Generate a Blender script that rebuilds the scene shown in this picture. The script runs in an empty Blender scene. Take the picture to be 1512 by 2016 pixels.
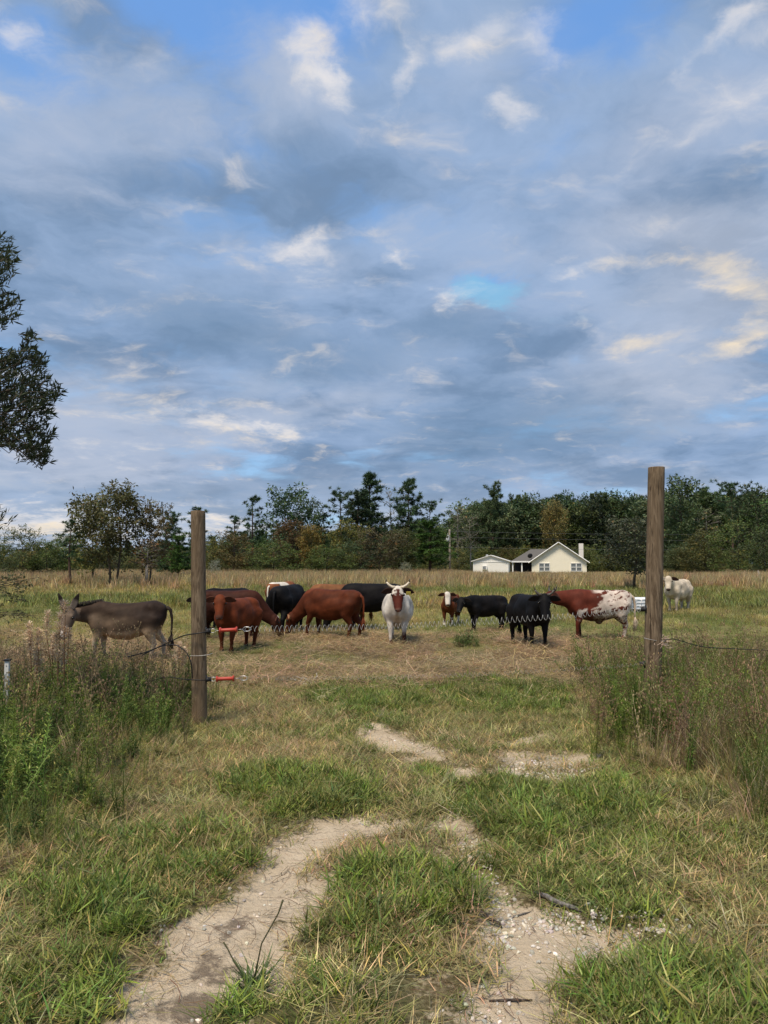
import bpy, bmesh, math, random
import numpy as np
from mathutils import Vector, Matrix, Euler
R = math.radians
SC = bpy.context.scene
COL = SC.collection
rng = np.random.default_rng(7)
random.seed(7)

# ------------------------------------------------------------------ camera
H_CAM, F_PX, CX, CY, HOR = 1.75, 1456.0, 756.0, 1008.0, 1108.0
PITCH = math.atan((HOR - CY) / F_PX)
cam = bpy.data.objects.new('camera', bpy.data.cameras.new('camera'))
COL.objects.link(cam); SC.camera = cam
cam.location = (0, 0, H_CAM); cam.rotation_euler = (R(90) + PITCH, 0, 0)
cam.data.lens = 26.0; cam.data.sensor_width = 36.0; cam.data.clip_start = 0.05; cam.data.clip_end = 4000

SC.view_settings.view_transform = 'Standard'; SC.view_settings.look = 'None'
SC.view_settings.gamma = 1.0; SC.view_settings.use_curve_mapping = False
SC.view_settings.exposure = 1.6
SC.cycles.max_bounces = 6; SC.cycles.diffuse_bounces = 3; SC.cycles.transparent_max_bounces = 8
SC.cycles.use_denoising = True

def px_dir(px, py):
    xc, yc = (px - CX) / F_PX, (CY - py) / F_PX
    c, s = math.cos(PITCH), math.sin(PITCH)
    return Vector((xc, c - yc * s, s + yc * c))
def at(px, py, depth):                       # the point seen at a pixel, at a given distance along +Y
    d = px_dir(px, py); k = depth / d.y
    return Vector((d.x * k, depth, H_CAM + d.z * k))
def ground_at(px, py):
    d = px_dir(px, py); k = -H_CAM / d.z
    return d.x * k, d.y * k
def depth_of(py): return ground_at(CX, py)[1]
def project(x, y, z=0.0):
    c, s = math.cos(PITCH), math.sin(PITCH)
    yy = np.maximum(y * c + (z - H_CAM) * s, .05); zz = -y * s + (z - H_CAM) * c
    return CX + F_PX * x / yy, CY - F_PX * zz / yy

# ------------------------------------------------------------------ node helper
class NT:
    def __init__(s, tree): s.t = tree
    def n(s, typ, **kw):
        nd = s.t.nodes.new(typ)
        for k, v in kw.items():
            if k[0] == 'i' and k[1:].isdigit(): s.put(nd.inputs[int(k[1:])], v)
            elif k.startswith('in_'): s.put(nd.inputs[k[3:].replace('_', ' ')], v)
            else: setattr(nd, k, v)
        return nd
    def put(s, sock, v):
        if isinstance(v, bpy.types.NodeSocket): s.t.links.new(v, sock)
        elif hasattr(sock, 'default_value'):
            try: sock.default_value = v
            except Exception: sock.default_value = (*v, 1.0)
    def m(s, op, a, b=0.0, c=0.0, clamp=False):
        return s.n('ShaderNodeMath', operation=op, use_clamp=clamp, i0=a, i1=b, i2=c).outputs[0]
    def vm(s, op, a, b=(0, 0, 0)):
        nd = s.n('ShaderNodeVectorMath', operation=op, i0=a, i1=b)
        return nd.outputs[1] if op in ('LENGTH', 'DOT_PRODUCT', 'DISTANCE') else nd.outputs[0]
    def noise(s, vec, scale, detail=4, rough=.55, dist=0.0, col=False):
        nd = s.n('ShaderNodeTexNoise', in_Vector=vec, in_Scale=scale, in_Detail=detail, in_Roughness=rough, in_Distortion=dist)
        return nd.outputs[1 if col else 0]
    def ss(s, x, lo, hi, a=0.0, b=1.0):
        nd = s.n('ShaderNodeMapRange', interpolation_type='SMOOTHSTEP', i0=x, i1=lo, i2=hi, i3=a, i4=b)
        return nd.outputs[0]
    def mix(s, f, a, b, typ='MIX'):
        nd = s.n('ShaderNodeMix', data_type='RGBA', blend_type=typ, i0=f, i6=a, i7=b)
        return nd.outputs[2]

# ------------------------------------------------------------------ sky and sun
SUN_AZ, SUN_EL = R(-150), R(62)              # soft light from behind and to the left; azimuth measured from +Y to +X
world = bpy.data.worlds.new('World'); SC.world = world; world.use_nodes = True
world.cycles.sampling_method = 'MANUAL'; world.cycles.sample_map_resolution = 256
w = NT(world.node_tree); world.node_tree.nodes.clear()
SKY_K = 0.1
def build_sky():
    d = w.n('ShaderNodeTexCoord').outputs['Generated']
    sp = w.n('ShaderNodeSeparateXYZ', i0=d)
    x, y, z = sp.outputs
    zc = w.m('ADD', w.m('MAXIMUM', z, 0.0), 0.2)
    p = w.n('ShaderNodeCombineXYZ', i0=w.m('DIVIDE', x, zc), i1=w.m('DIVIDE', y, zc), i2=0.0).outputs[0]
    az = w.m('ARCTAN2', x, y); el = w.m('ARCSINE', z)
    ae = w.n('ShaderNodeCombineXYZ', i0=az, i1=el, i2=0.0).outputs[0]
    warp = w.vm('SUBTRACT', w.noise(p, 1.6, 5, .6, 0, True), (.5, .5, .5))
    warp2 = w.vm('SUBTRACT', w.noise(p, 5.0, 8, .68, 0, True), (.5, .5, .5))
    aw = w.vm('ADD', ae, w.vm('ADD', w.vm('MULTIPLY', warp, (.13, .09, 0)), w.vm('MULTIPLY', warp2, (.11, .08, 0))))
    pw = w.vm('ADD', p, w.vm('MULTIPLY', warp, (.35, .35, 0)))
    n_big = w.noise(pw, .75, 7, .55)
    n_mid = w.noise(w.vm('ADD', pw, (3.1, 7.7, 0)), 2.3, 8, .58)
    n_fine = w.noise(w.vm('MULTIPLY', pw, (1.0, 1.25, 1)), 5.2, 8, .6)
    n_puff = w.noise(w.vm('ADD', pw, (9.3, 2.2, 0)), 9.5, 6, .6)
    n_streak = w.noise(w.vm('MULTIPLY', ae, (5.0, 17.0, 1)), 1.0, 7, .62, .8)
    chain = [None]                           # each blob waits for the one before, which keeps the shader stack small
    def field(blobs):
        tot = None
        for (bx, by, rx, ry, rot, a) in blobs:
            v = px_dir(bx, by).normalized()
            a0, e0 = math.atan2(v.x, v.y), math.asin(v.z)
            src = aw if chain[0] is None else w.n('ShaderNodeVectorMath', operation='MULTIPLY_ADD', i0=chain[0], i1=(1e-7, 1e-7, 0), i2=aw).outputs[0]
            mp = w.n('ShaderNodeMapping', vector_type='TEXTURE', in_Vector=src, in_Location=(a0, e0, 0),
                     in_Rotation=(0, 0, R(rot)), in_Scale=(rx * 1.2 / F_PX, ry * 1.2 / F_PX, 1)).outputs[0]
            g = w.ss(w.vm('LENGTH', mp), 0.0, 1.0, a, 0.0)
            tot = g if tot is None else w.m('ADD', tot, g)
            chain[0] = tot
        return tot
    sky = w.n('ShaderNodeTexSky', sky_type='NISHITA', sun_disc=False, sun_elevation=SUN_EL, sun_rotation=SUN_AZ,
              air_density=1.0, dust_density=.6, ozone_density=2.0)
    K = 1.0 / SKY_K
    c = lambda r, g, b: tuple((((q / 255 + .055) / 1.055) ** 2.4) * K / 2 ** SC.view_settings.exposure for q in (r, g, b)) + (1.0,)
    blue = w.mix(.7, w.mix(1.0, sky.outputs[0], (.62, .68, .8, 1), 'MULTIPLY'),
                 w.mix(w.ss(el, R(5), R(40)), c(136, 186, 226), c(112, 164, 228)))
    # broad grey-blue cloud deck
    deck = w.mix(w.ss(n_mid, .38, .66), c(126, 153, 187), c(158, 182, 216))
    deck = w.mix(w.m('MULTIPLY', w.ss(n_streak, .45, .72), w.ss(el, R(28), R(3))), deck, c(172, 188, 212))
    deck = w.mix(w.ss(n_fine, .5, .7, 0, .5), deck, c(184, 194, 214)); deck = w.mix(w.ss(n_mid, .5, .33, 0, .6), deck, c(110, 136, 168)); deck = w.mix(w.ss(el, R(8), R(1), 0, .6), deck, c(180, 192, 208))
    open_ = field([(420, -10, 330, 110, 0, .9), (720, 60, 200, 160, 20, .7), (1180, 30, 330, 130, 0, .9),
                   (960, 560, 120, 55, 0, 1.0), (1050, 250, 160, 140, 0, .35), (30, 110, 150, 120, 0, .55),
                   (560, 330, 260, 120, -15, .30), (850, 420, 220, 90, 10, .35), (150, 560, 200, 120, 0, .25)])
    cover = w.m('SUBTRACT', w.m('ADD', w.ss(n_big, .33, .58), .35), open_)
    cover = w.ss(w.m('ADD', cover, w.m('MULTIPLY', w.m('SUBTRACT', n_fine, .5), .9)), .12, .85)
    out = w.mix(cover, blue, deck)
    # darker slate banks
    dark = field([(620, 690, 420, 110, -4, .8), (330, 590, 300, 90, 0, .6), (1150, 800, 520, 110, 3, .85), (700, 955, 600, 60, 0, .7),
                  (250, 960, 300, 45, 0, .5), (1000, 640, 260, 80, 0, .5), (1300, 390, 260, 90, 0, .35), (1300, 570, 150, 60, 0, .7), (1420, 620, 60, 40, 0, .5), (880, 620, 160, 50, 0, .5), (960, 880, 420, 70, 0, .6),
                  (450, 440, 250, 80, 0, .3)])
    out = w.mix(w.ss(w.m('ADD', dark, w.m('MULTIPLY', w.m('SUBTRACT', n_mid, .5), 1.2)), .2, 1.2, 0, .62), out, c(107, 137, 169))
    # lavender-lit cloud
    lav = field([(300, 230, 420, 170, 8, .75), (70, 330, 260, 130, 0, .6), (560, 130, 260, 110, -25, .6), (930, 130, 200, 150, 60, .5),
                 (1350, 180, 330, 150, 0, .65), (1250, 330, 380, 120, 0, .6), (1380, 640, 260, 140, 0, .6), (1200, 470, 420, 90, 0, .55), (1420, 760, 220, 80, 0, .5),
                 (110, 800, 300, 140, 0, .75), (420, 860, 330, 80, 8, .8), (600, 560, 300, 90, 0, .4), (700, 790, 320, 70, 0, .45),
                 (1050, 720, 300, 60, 0, .3), (150, 900, 280, 60, 0, .5), (1000, 500, 350, 60, 0, .3)])
    out = w.mix(w.ss(w.m('ADD', lav, w.m('MULTIPLY', w.m('SUBTRACT', n_fine, .5), 1.7)), .2, 1.2, 0, .85), out, c(172, 187, 212))
    # soft rose-grey light low at the left and across the right
    rose = field([(1350, 600, 330, 240, 0, .75), (1500, 480, 200, 120, 0, .5), (1250, 760, 380, 90, 0, .45), (200, 800, 420, 130, 6, .75), (560, 830, 260, 70, 6, .5), (150, 930, 420, 60, 0, .7),
                  (330, 210, 330, 160, 0, .4), (590, 130, 190, 130, -40, .5), (1000, 110, 190, 120, 0, .5), (1400, 200, 260, 120, 0, .4), (600, 520, 230, 60, -8, .5), (760, 780, 260, 50, 0, .4), (1280, 430, 330, 60, -6, .5), (700, 960, 500, 50, 0, .3)])
    out = w.mix(w.ss(w.m('ADD', rose, w.m('MULTIPLY', w.m('SUBTRACT', n_mid, .5), .9)), .05, 1.15, 0, .5), out, c(196, 202, 216))
    cyan = field([(965, 560, 130, 42, 0, 1.0), (1010, 590, 50, 26, 0, .5), (560, 745, 120, 26, 0, .35), (1090, 620, 130, 30, 0, .35)])
    out = w.mix(w.ss(w.m('ADD', cyan, w.m('MULTIPLY', w.m('SUBTRACT', n_fine, .5), 1.6)), .25, 1.0, 0, .8), out, c(134, 192, 228))
    # white crests
    wht = field([(625, 110, 120, 60, -50, .9), (660, 150, 50, 30, -45, .5), (595, 515, 110, 45, -8, 1.0), (940, 75, 130, 45, 12, .9),
                 (1060, 55, 70, 40, 20, .9), (1090, 115, 80, 40, 0, .7), (800, 150, 90, 30, 55, .8), (1005, 232, 60, 45, 0, 1.0),
                 (720, 10, 150, 50, 0, .6), (20, 85, 70, 40, 0, .7), (885, 580, 50, 25, 0, .8), (795, 523, 50, 18, 0, .8), (1130, 520, 90, 26, 0, .8),
                 (1400, 60, 180, 25, 25, .6), (1490, 60, 80, 60, 0, .6), (470, 835, 170, 30, -12, .75), (560, 860, 120, 26, -8, .6),
                 (330, 810, 120, 30, 0, .5), (200, 880, 150, 28, 0, .5), (1420, 210, 160, 50, 10, .55), (50, 1040, 260, 45, 0, 1.0),
                 (440, 1045, 150, 26, 0, .9), (250, 1020, 300, 30, 0, .55), (960, 560, 90, 30, 0, .35), (1310, 1020, 300, 40, 0, .1)])
    out = w.mix(w.ss(w.m('ADD', w.m('MULTIPLY', wht, .85), w.m('ADD', w.m('MULTIPLY', w.m('SUBTRACT', n_fine, .5), 1.7), w.m('MULTIPLY', w.m('SUBTRACT', n_puff, .5), 1.3))), .12, 1.5, 0, .95), out, c(243, 238, 236))
    # warm evening light in the cloud at the right and low left
    wrm = field([(1450, 515, 100, 45, -15, .85), (1500, 590, 80, 60, 0, .9), (1270, 665, 110, 34, 8, .6), (1420, 690, 90, 34, 0, .5), (1500, 650, 60, 30, 0, .7), (1340, 490, 60, 20, 0, .6), (1190, 520, 140, 35, 0, .45),
                 (60, 1055, 240, 34, 0, .9), (640, 90, 80, 60, -50, .35), (1480, 330, 160, 60, 0, .35), (440, 1050, 120, 22, 0, .5),
                 (500, 860, 220, 36, -8, .45), (300, 780, 300, 60, 0, .3), (950, 95, 90, 40, 0, .3)])
    out = w.mix(w.ss(w.m('ADD', w.m('MULTIPLY', wrm, .85), w.m('ADD', w.m('MULTIPLY', w.m('SUBTRACT', n_fine, .5), 1.8), w.m('MULTIPLY', w.m('SUBTRACT', n_puff, .5), 1.0))), .1, 1.3, 0, .92), out, c(248, 230, 202))
    bg = w.n('ShaderNodeBackground', in_Color=out, in_Strength=SKY_K)
    w.n('ShaderNodeOutputWorld', i0=bg.outputs[0])
build_sky()
sun = bpy.data.objects.new('sun', bpy.data.lights.new('sun', 'SUN')); COL.objects.link(sun)
sun.data.energy = 1.5; sun.data.angle = R(16); sun.data.color = (1.0, .87, .70)
sdir = Vector((math.sin(SUN_AZ) * math.cos(SUN_EL), math.cos(SUN_AZ) * math.cos(SUN_EL), math.sin(SUN_EL)))
sun.rotation_euler = sdir.to_track_quat('Z', 'Y').to_euler(); sun.location = sdir * 60

# ------------------------------------------------------------------ numpy noise
_perm = rng.random((256, 256))
def vnoise(x, y):
    xi, yi = np.floor(x).astype(int), np.floor(y).astype(int); fx, fy = x - xi, y - yi
    fx = fx * fx * (3 - 2 * fx); fy = fy * fy * (3 - 2 * fy)
    g = lambda a, b: _perm[a & 255, b & 255]
    return (g(xi, yi) * (1 - fx) + g(xi + 1, yi) * fx) * (1 - fy) + (g(xi, yi + 1) * (1 - fx) + g(xi + 1, yi + 1) * fx) * fy
def fbm(x, y, o=4):
    a, t, s = .5, 0, 0
    for k in range(o):
        t = t + a * vnoise(x * 2**k + 17.3 * k, y * 2**k + 9.1 * k); s += a; a *= .55
    return t / s
def sstep(v, a, b):
    t = np.clip((v - a) / (b - a), 0, 1); return t * t * (3 - 2 * t)

# ------------------------------------------------------------------ ground zones (traced on the ground plane)
def inside(px, py, poly):
    r = np.zeros(px.shape, bool); n = len(poly)
    for i in range(n):
        (x1, y1), (x2, y2) = poly[i], poly[(i + 1) % n]
        if y1 == y2: continue
        c = ((y1 > py) != (y2 > py)) & (px < (x2 - x1) * (py - y1) / (y2 - y1) + x1)
        r ^= c
    return r
GP = lambda pts: [ground_at(a, b) for a, b in pts]
SAND = [GP(q) for q in (
    [(190, 2100), (238, 1930), (300, 1835), (420, 1745), (520, 1690), (620, 1695), (690, 1722), (640, 1800), (560, 1880), (470, 1980), (440, 2100)],
    [(500, 1690), (560, 1645), (640, 1600), (720, 1588), (800, 1600), (790, 1640), (700, 1652), (590, 1690)],
    [(830, 2100), (868, 1990), (930, 1900), (925, 1800), (940, 1735), (1010, 1750), (1120, 1790), (1290, 1785), (1345, 1840), (1220, 1858), (1115, 1890), (1070, 1950), (1100, 2100)],
    [(700, 1428), (820, 1436), (880, 1472), (1010, 1470), (1135, 1478), (1160, 1530), (1010, 1552), (860, 1536), (770, 1492)], [(960, 1440), (1060, 1432), (1075, 1452), (980, 1460)],
    [(840, 1600), (900, 1560), (930, 1640), (960, 1720), (930, 1740), (900, 1660)])]
def E(cx, cy, rx, ry):                       # an ellipse on the ground
    x, y = ground_at(cx, cy); return (x, y, abs(ground_at(cx + rx, cy)[0] - x), .5 * abs(ground_at(cx, cy - ry)[1] - ground_at(cx, cy + ry)[1]))
TURF = [(*E(*q[:4]), q[4]) for q in (
    (585, 1558, 150, 48, 1.0), (1090, 1592, 215, 55, 1.0), (780, 1775, 140, 100, 1.0), (1375, 1995, 235, 100, 1.0), (330, 1680, 210, 60, .8),
    (180, 1760, 180, 75, .95), (735, 1370, 135, 40, 1.0), (985, 1368, 165, 38, 1.0), (480, 2010, 160, 50, .8), (1120, 1690, 150, 42, .6), (1200, 1775, 60, 36, .8),
    (120, 1950, 170, 90, .75), (850, 1530, 45, 22, .6), (700, 1420, 110, 26, .5), (1370, 1640, 180, 60, .5), (770, 1960, 100, 60, .4), (1060, 1640, 140, 30, .6))]
STAIN = [E(*q) for q in ((465, 1805, 50, 24), (415, 1860, 60, 36), (350, 1940, 80, 50))]
def zones(x, y):
    x = np.asarray(x, float); y = np.asarray(y, float)
    wx = (fbm(x * 2.2, y * 2.2, 4) - .5); wy = (fbm(x * 2.2 + 40, y * 2.2 + 31, 4) - .5)
    X, Y = x + wx * .55, y + wy * .7
    sand = np.zeros(x.shape)
    w2 = fbm(x * 7 + 3, y * 7, 3) - .5; w3 = fbm(x * 7 + 33, y * 7 + 8, 3) - .5
    near = (y > 2) & (y < 8.5) & (np.abs(x) < 4)
    for ox, oy in ((0, 0), (.13, 0), (-.13, 0), (0, .16), (0, -.16), (.08, .1), (-.08, .1), (.08, -.1), (-.08, -.1)):
        s_ = np.zeros(int(near.sum()))
        for q in SAND: s_ = np.maximum(s_, inside((X + .3 * w2 + ox)[near], (Y + .35 * w3 + oy)[near], q).astype(float))
        sand[near] += s_ / 6.5
    turf = np.zeros(x.shape)
    for (cx, cy, rx, ry, a) in TURF:
        dd = np.sqrt(((X - cx) / rx)**2 + ((Y - cy) / ry)**2)
        turf = np.maximum(turf, a * sstep(dd, 1.1, .75))
    sand = np.clip(sand, 0, 1) * (.25 + .75 * sstep(fbm(x * 2.3 + 1, y * 2.3 + 4, 4), .26, .42)) * np.where(y > 5.2, .5 + .5 * sstep(fbm(x * 2.9 + 7, y * 2.2, 4), .36, .5), 1)
    turf = np.maximum(turf, .5 * sstep(fbm(x * 1.05 + 2, y * .9 + 6, 4), .5, .62) * (sand < .3))
    sand = sand * (1 - .9 * (turf > .6))
    # borders of the weedy verges: left and right of the track
    lb = np.interp(y, [2.5, 4.0, 5.2, 7.0, 8.6, 10.2, 11.2], [-2.5, -1.9, -1.75, -1.65, -1.8, -2.3, -6.0]) + wx * .8
    rb = np.interp(y, [2.5, 4.2, 5.2, 6.5, 8.5, 10.5, 12], [3.0, 2.5, 2.1, 1.75, 2.0, 2.7, 6.0]) + wx * .8
    left = sstep(lb - x, 0, .5) * sstep(y, 3.4, 4.6) * sstep(y, 11.5, 10.2)
    right = sstep(x - rb, 0, .6) * sstep(y, 3.6, 4.8) * sstep(y, 12.5, 11)
    hay = sstep(y, 9.6, 11.2) * sstep(y, 21, 15.5) * sstep(x, 5.5, 3.0) * sstep(fbm(x * .55, y * .45, 3), .28, .5)
    far = sstep(y, 13, 17)
    stain = np.zeros(x.shape)
    for q in STAIN: stain = np.maximum(stain, sstep(np.sqrt(((X - q[0]) / q[2])**2 + ((Y - q[1]) / q[3])**2), 1.1, .4))
    green_far = sstep(fbm(x * .18 + 5, y * .12 + 3, 3), .38, .6)
    return dict(sand=sand, turf=turf, left=left, right=right, hay=hay, far=far, gf=green_far, stain=stain, ed=np.maximum(np.clip((lb - x) / 1.6, 0, 1), np.clip((x - rb) / 1.3, 0, 1)))
def gz(x, y, z=None):
    x = np.asarray(x, float); y = np.asarray(y, float)
    near = sstep(y, 16, 9)
    h = (fbm(x * .8, y * .8, 3) - .5) * .07 * near + (fbm(x * .12, y * .1 + 9, 2) - .5) * .16 * (1 - near)
    if z is None: z = zones(x, y)
    h = h + near * (z['turf'] * .035 - z['sand'] * .025) + (z['left'] + z['right']) * .05
    h = h + near * z['sand'] * ((fbm(x * 5.5, y * 5.5, 3) - .5) * .035 + (fbm(x * 14, y * 14, 2) - .5) * .012)
    return h
def gz1(x, y): return float(gz(np.array([x]), np.array([y]))[0])

# ------------------------------------------------------------------ mesh helpers
def tag(o, label=None, cat=None, group=None, kind=None):
    if label: o['label'] = label
    if cat: o['category'] = cat
    if group: o['group'] = group
    if kind: o['kind'] = kind
    return o
def empty(name, loc, rz=0.0, s=1.0):
    o = bpy.data.objects.new(name, None); COL.objects.link(o); o.location = loc; o.rotation_euler = (0, 0, rz); o.scale = (s,) * 3
    o.empty_display_size = .1
    return o
def mk_data(name, V, F, cols=None, smooth=True):
    me = bpy.data.meshes.new(name)
    if isinstance(F, np.ndarray):
        V = np.asarray(V, np.float32); nf, k = F.shape
        me.vertices.add(len(V)); me.vertices.foreach_set('co', V.ravel())
        me.loops.add(nf * k); me.loops.foreach_set('vertex_index', F.ravel().astype(np.int32))
        me.polygons.add(nf); me.polygons.foreach_set('loop_start', np.arange(0, nf * k, k, dtype=np.int32))
        me.update(calc_edges=True)
    else:
        me.from_pydata([tuple(v) for v in V], [], F); me.update()
    if smooth: me.polygons.foreach_set('use_smooth', np.ones(len(me.polygons), bool))
    if cols is not None:
        a = me.attributes.new('Col', 'FLOAT_COLOR', 'POINT')
        c = np.ones((len(me.vertices), 4), np.float32); c[:, :3] = np.asarray(cols, np.float32)
        a.data.foreach_set('color', c.ravel())
    return me
def put(name, me, mat=None, parent=None, link=True):
    o = bpy.data.objects.new(name, me)
    if mat and not me.materials: me.materials.append(mat)
    if link: COL.objects.link(o)
    if parent: o.parent = parent
    return o
def frame_for(d):
    d = Vector(d).normalized(); up = Vector((0, 0, 1)) if abs(d.z) < .95 else Vector((1, 0, 0))
    r = d.cross(up).normalized(); return d, r, r.cross(d).normalized()
class MB:
    def __init__(s): s.V = []; s.F = []; s.C = []
    def add(s, V, F, col=(1, 1, 1)):
        o = len(s.V); s.V += [tuple(v) for v in V]; s.F += [tuple(i + o for i in f) for f in F]; s.C += [col] * len(V)
    def rings(s, rr, col=(1, 1, 1), cap=True):
        n = len(rr[0]); V = [v for q in rr for v in q]; F = []
        for k in range(len(rr) - 1):
            for i in range(n):
                j = (i + 1) % n; F.append((k * n + i, k * n + j, (k + 1) * n + j, (k + 1) * n + i))
        if cap:
            F.append(tuple(range(n - 1, -1, -1))); b = (len(rr) - 1) * n; F.append(tuple(b + i for i in range(n)))
        s.add(V, F, col)
    def tube(s, pts, rad, n=6, col=(1, 1, 1), flat=1.0):
        pts = [Vector(p) for p in pts]; m = len(pts)
        if not hasattr(rad, '__len__'): rad = [rad] * m
        rr = []; ref = None
        for k, p in enumerate(pts):
            d = pts[min(k + 1, m - 1)] - pts[max(k - 1, 0)]
            if d.length < 1e-9: d = Vector((0, 0, 1))
            d.normalize()
            if ref is None: ref = frame_for(d)[1]
            r = (ref - d * ref.dot(d)); r = r.normalized() if r.length > 1e-6 else frame_for(d)[1]; ref = r; u = r.cross(d)
            rr.append([p + (r * math.cos(2 * math.pi * i / n) + u * (math.sin(2 * math.pi * i / n) * flat)) * rad[k] for i in range(n)])
        s.rings(rr, col)
    def loft(s, secs, n=14, col=(1, 1, 1)):      # secs: (centre, right, up, half width, half height)
        rr = []
        for (c, r, u, hw, hh) in secs:
            c, r, u = Vector(c), Vector(r), Vector(u)
            rr.append([c + r * (hw * math.cos(2 * math.pi * i / n)) + u * (hh * math.sin(2 * math.pi * i / n)) for i in range(n)])
        s.rings(rr, col)
    def ball(s, c, r, n=10, m=7, col=(1, 1, 1), rot=None):
        c = Vector(c); r = Vector(r) if hasattr(r, '__len__') else Vector((r, r, r)); rr = []
        for k in range(m + 1):
            t = math.pi * (k + .02 if k == 0 else k - .02 if k == m else k) / m; q = []
            for i in range(n):
                a = 2 * math.pi * i / n; v = Vector((r.x * math.sin(t) * math.cos(a), r.y * math.sin(t) * math.sin(a), r.z * math.cos(t)))
                if rot: v = rot @ v
                q.append(c + v)
            rr.append(q)
        s.rings(rr, col)
    def box(s, c, d, col=(1, 1, 1), rot=None):
        c = Vector(c); V = []
        for sx in (-1, 1):
            for sy in (-1, 1):
                for sz in (-1, 1):
                    v = Vector((sx * d[0] / 2, sy * d[1] / 2, sz * d[2] / 2)); V.append(c + (rot @ v if rot else v))
        s.add(V, [(0, 1, 3, 2), (4, 6, 7, 5), (0, 4, 5, 1), (2, 3, 7, 6), (0, 2, 6, 4), (1, 5, 7, 3)], col)
    def data(s, name, smooth=True): return mk_data(name, s.V, s.F, s.C, smooth)
    def build(s, name, mat, parent=None, smooth=True): return put(name, s.data(name, smooth), mat, parent)

# ------------------------------------------------------------------ materials
def new_mat(name):
    m = bpy.data.materials.new(name); m.use_nodes = True; m.node_tree.nodes.clear(); return m, NT(m.node_tree)
def finish(m, t, col, rough=.7, spec=.3, bump=None, bstr=.3, bdist=.01, metal=0.0, **kw):
    b = t.n('ShaderNodeBsdfPrincipled', in_Base_Color=col, in_Roughness=rough, in_Metallic=metal)
    b.inputs['Specular IOR Level'].default_value = spec
    for k, v in kw.items(): t.put(b.inputs[k.replace('_', ' ')], v)
    if bump is not None:
        bn = t.n('ShaderNodeBump', in_Strength=bstr, in_Distance=bdist, in_Height=bump); t.put(b.inputs['Normal'], bn.outputs[0])
    t.n('ShaderNodeOutputMaterial', i0=b.outputs[0]); return m
def plain(name, col, rough=.6, spec=.3, metal=0.0, var=.15, scale=8.0):
    m, t = new_mat(name); v = t.n('ShaderNodeTexCoord').outputs['Object']; n = t.noise(v, scale, 4)
    c = t.mix(n, tuple(k * (1 - var) for k in col) + (1,), tuple(min(1, k * (1 + var)) for k in col) + (1,))
    return finish(m, t, c, rough, spec, n, .15, .005, metal)
def leaf_mat(name, instancer, transl=.3, rough=.55, spec=.25):
    m, t = new_mat(name)
    a = t.n('ShaderNodeAttribute', attribute_name='Col').outputs[0]
    if instancer: b = t.n('ShaderNodeAttribute', attribute_type='INSTANCER', attribute_name='tint').outputs[0]
    else: b = t.n('ShaderNodeObjectInfo').outputs['Color']
    c = t.mix(1.0, a, b, 'MULTIPLY')
    p = t.n('ShaderNodeBsdfPrincipled', in_Base_Color=c, in_Roughness=rough); p.inputs['Specular IOR Level'].default_value = spec
    q = t.n('ShaderNodeBsdfTranslucent', in_Color=c)
    t.n('ShaderNodeOutputMaterial', i0=t.n('ShaderNodeMixShader', i0=transl, i1=p.outputs[0], i2=q.outputs[0]).outputs[0])
    return m
M_GRASS = leaf_mat('grass_blades', True); M_LEAF = leaf_mat('foliage', False, .35); M_WEED = leaf_mat('weed_leaves', False, .25)
M_NEEDLE = leaf_mat('conifer_needles', False, .12)
M_GRAVEL = leaf_mat('pebbles', True, 0.0, .85, .2)
def bark_mat(name, ca, cb, sx=14, sz=2.5):
    m, t = new_mat(name); v = t.n('ShaderNodeTexCoord').outputs['Object']
    g = t.noise(t.vm('MULTIPLY', v, (sx, sx, sz)), 1.0, 6, .65, .5)
    return finish(m, t, t.mix(t.ss(g, .35, .68), (*ca, 1), (*cb, 1)), .9, .1, g, .8, .03)
M_BARK = bark_mat('bark_grey_brown', (.05, .04, .03), (.16, .13, .1))
M_PINEBARK = bark_mat('bark_pine', (.05, .035, .027), (.15, .1, .075))
M_PALEBARK = bark_mat('bark_pale', (.14, .125, .11), (.3, .28, .25))
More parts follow.
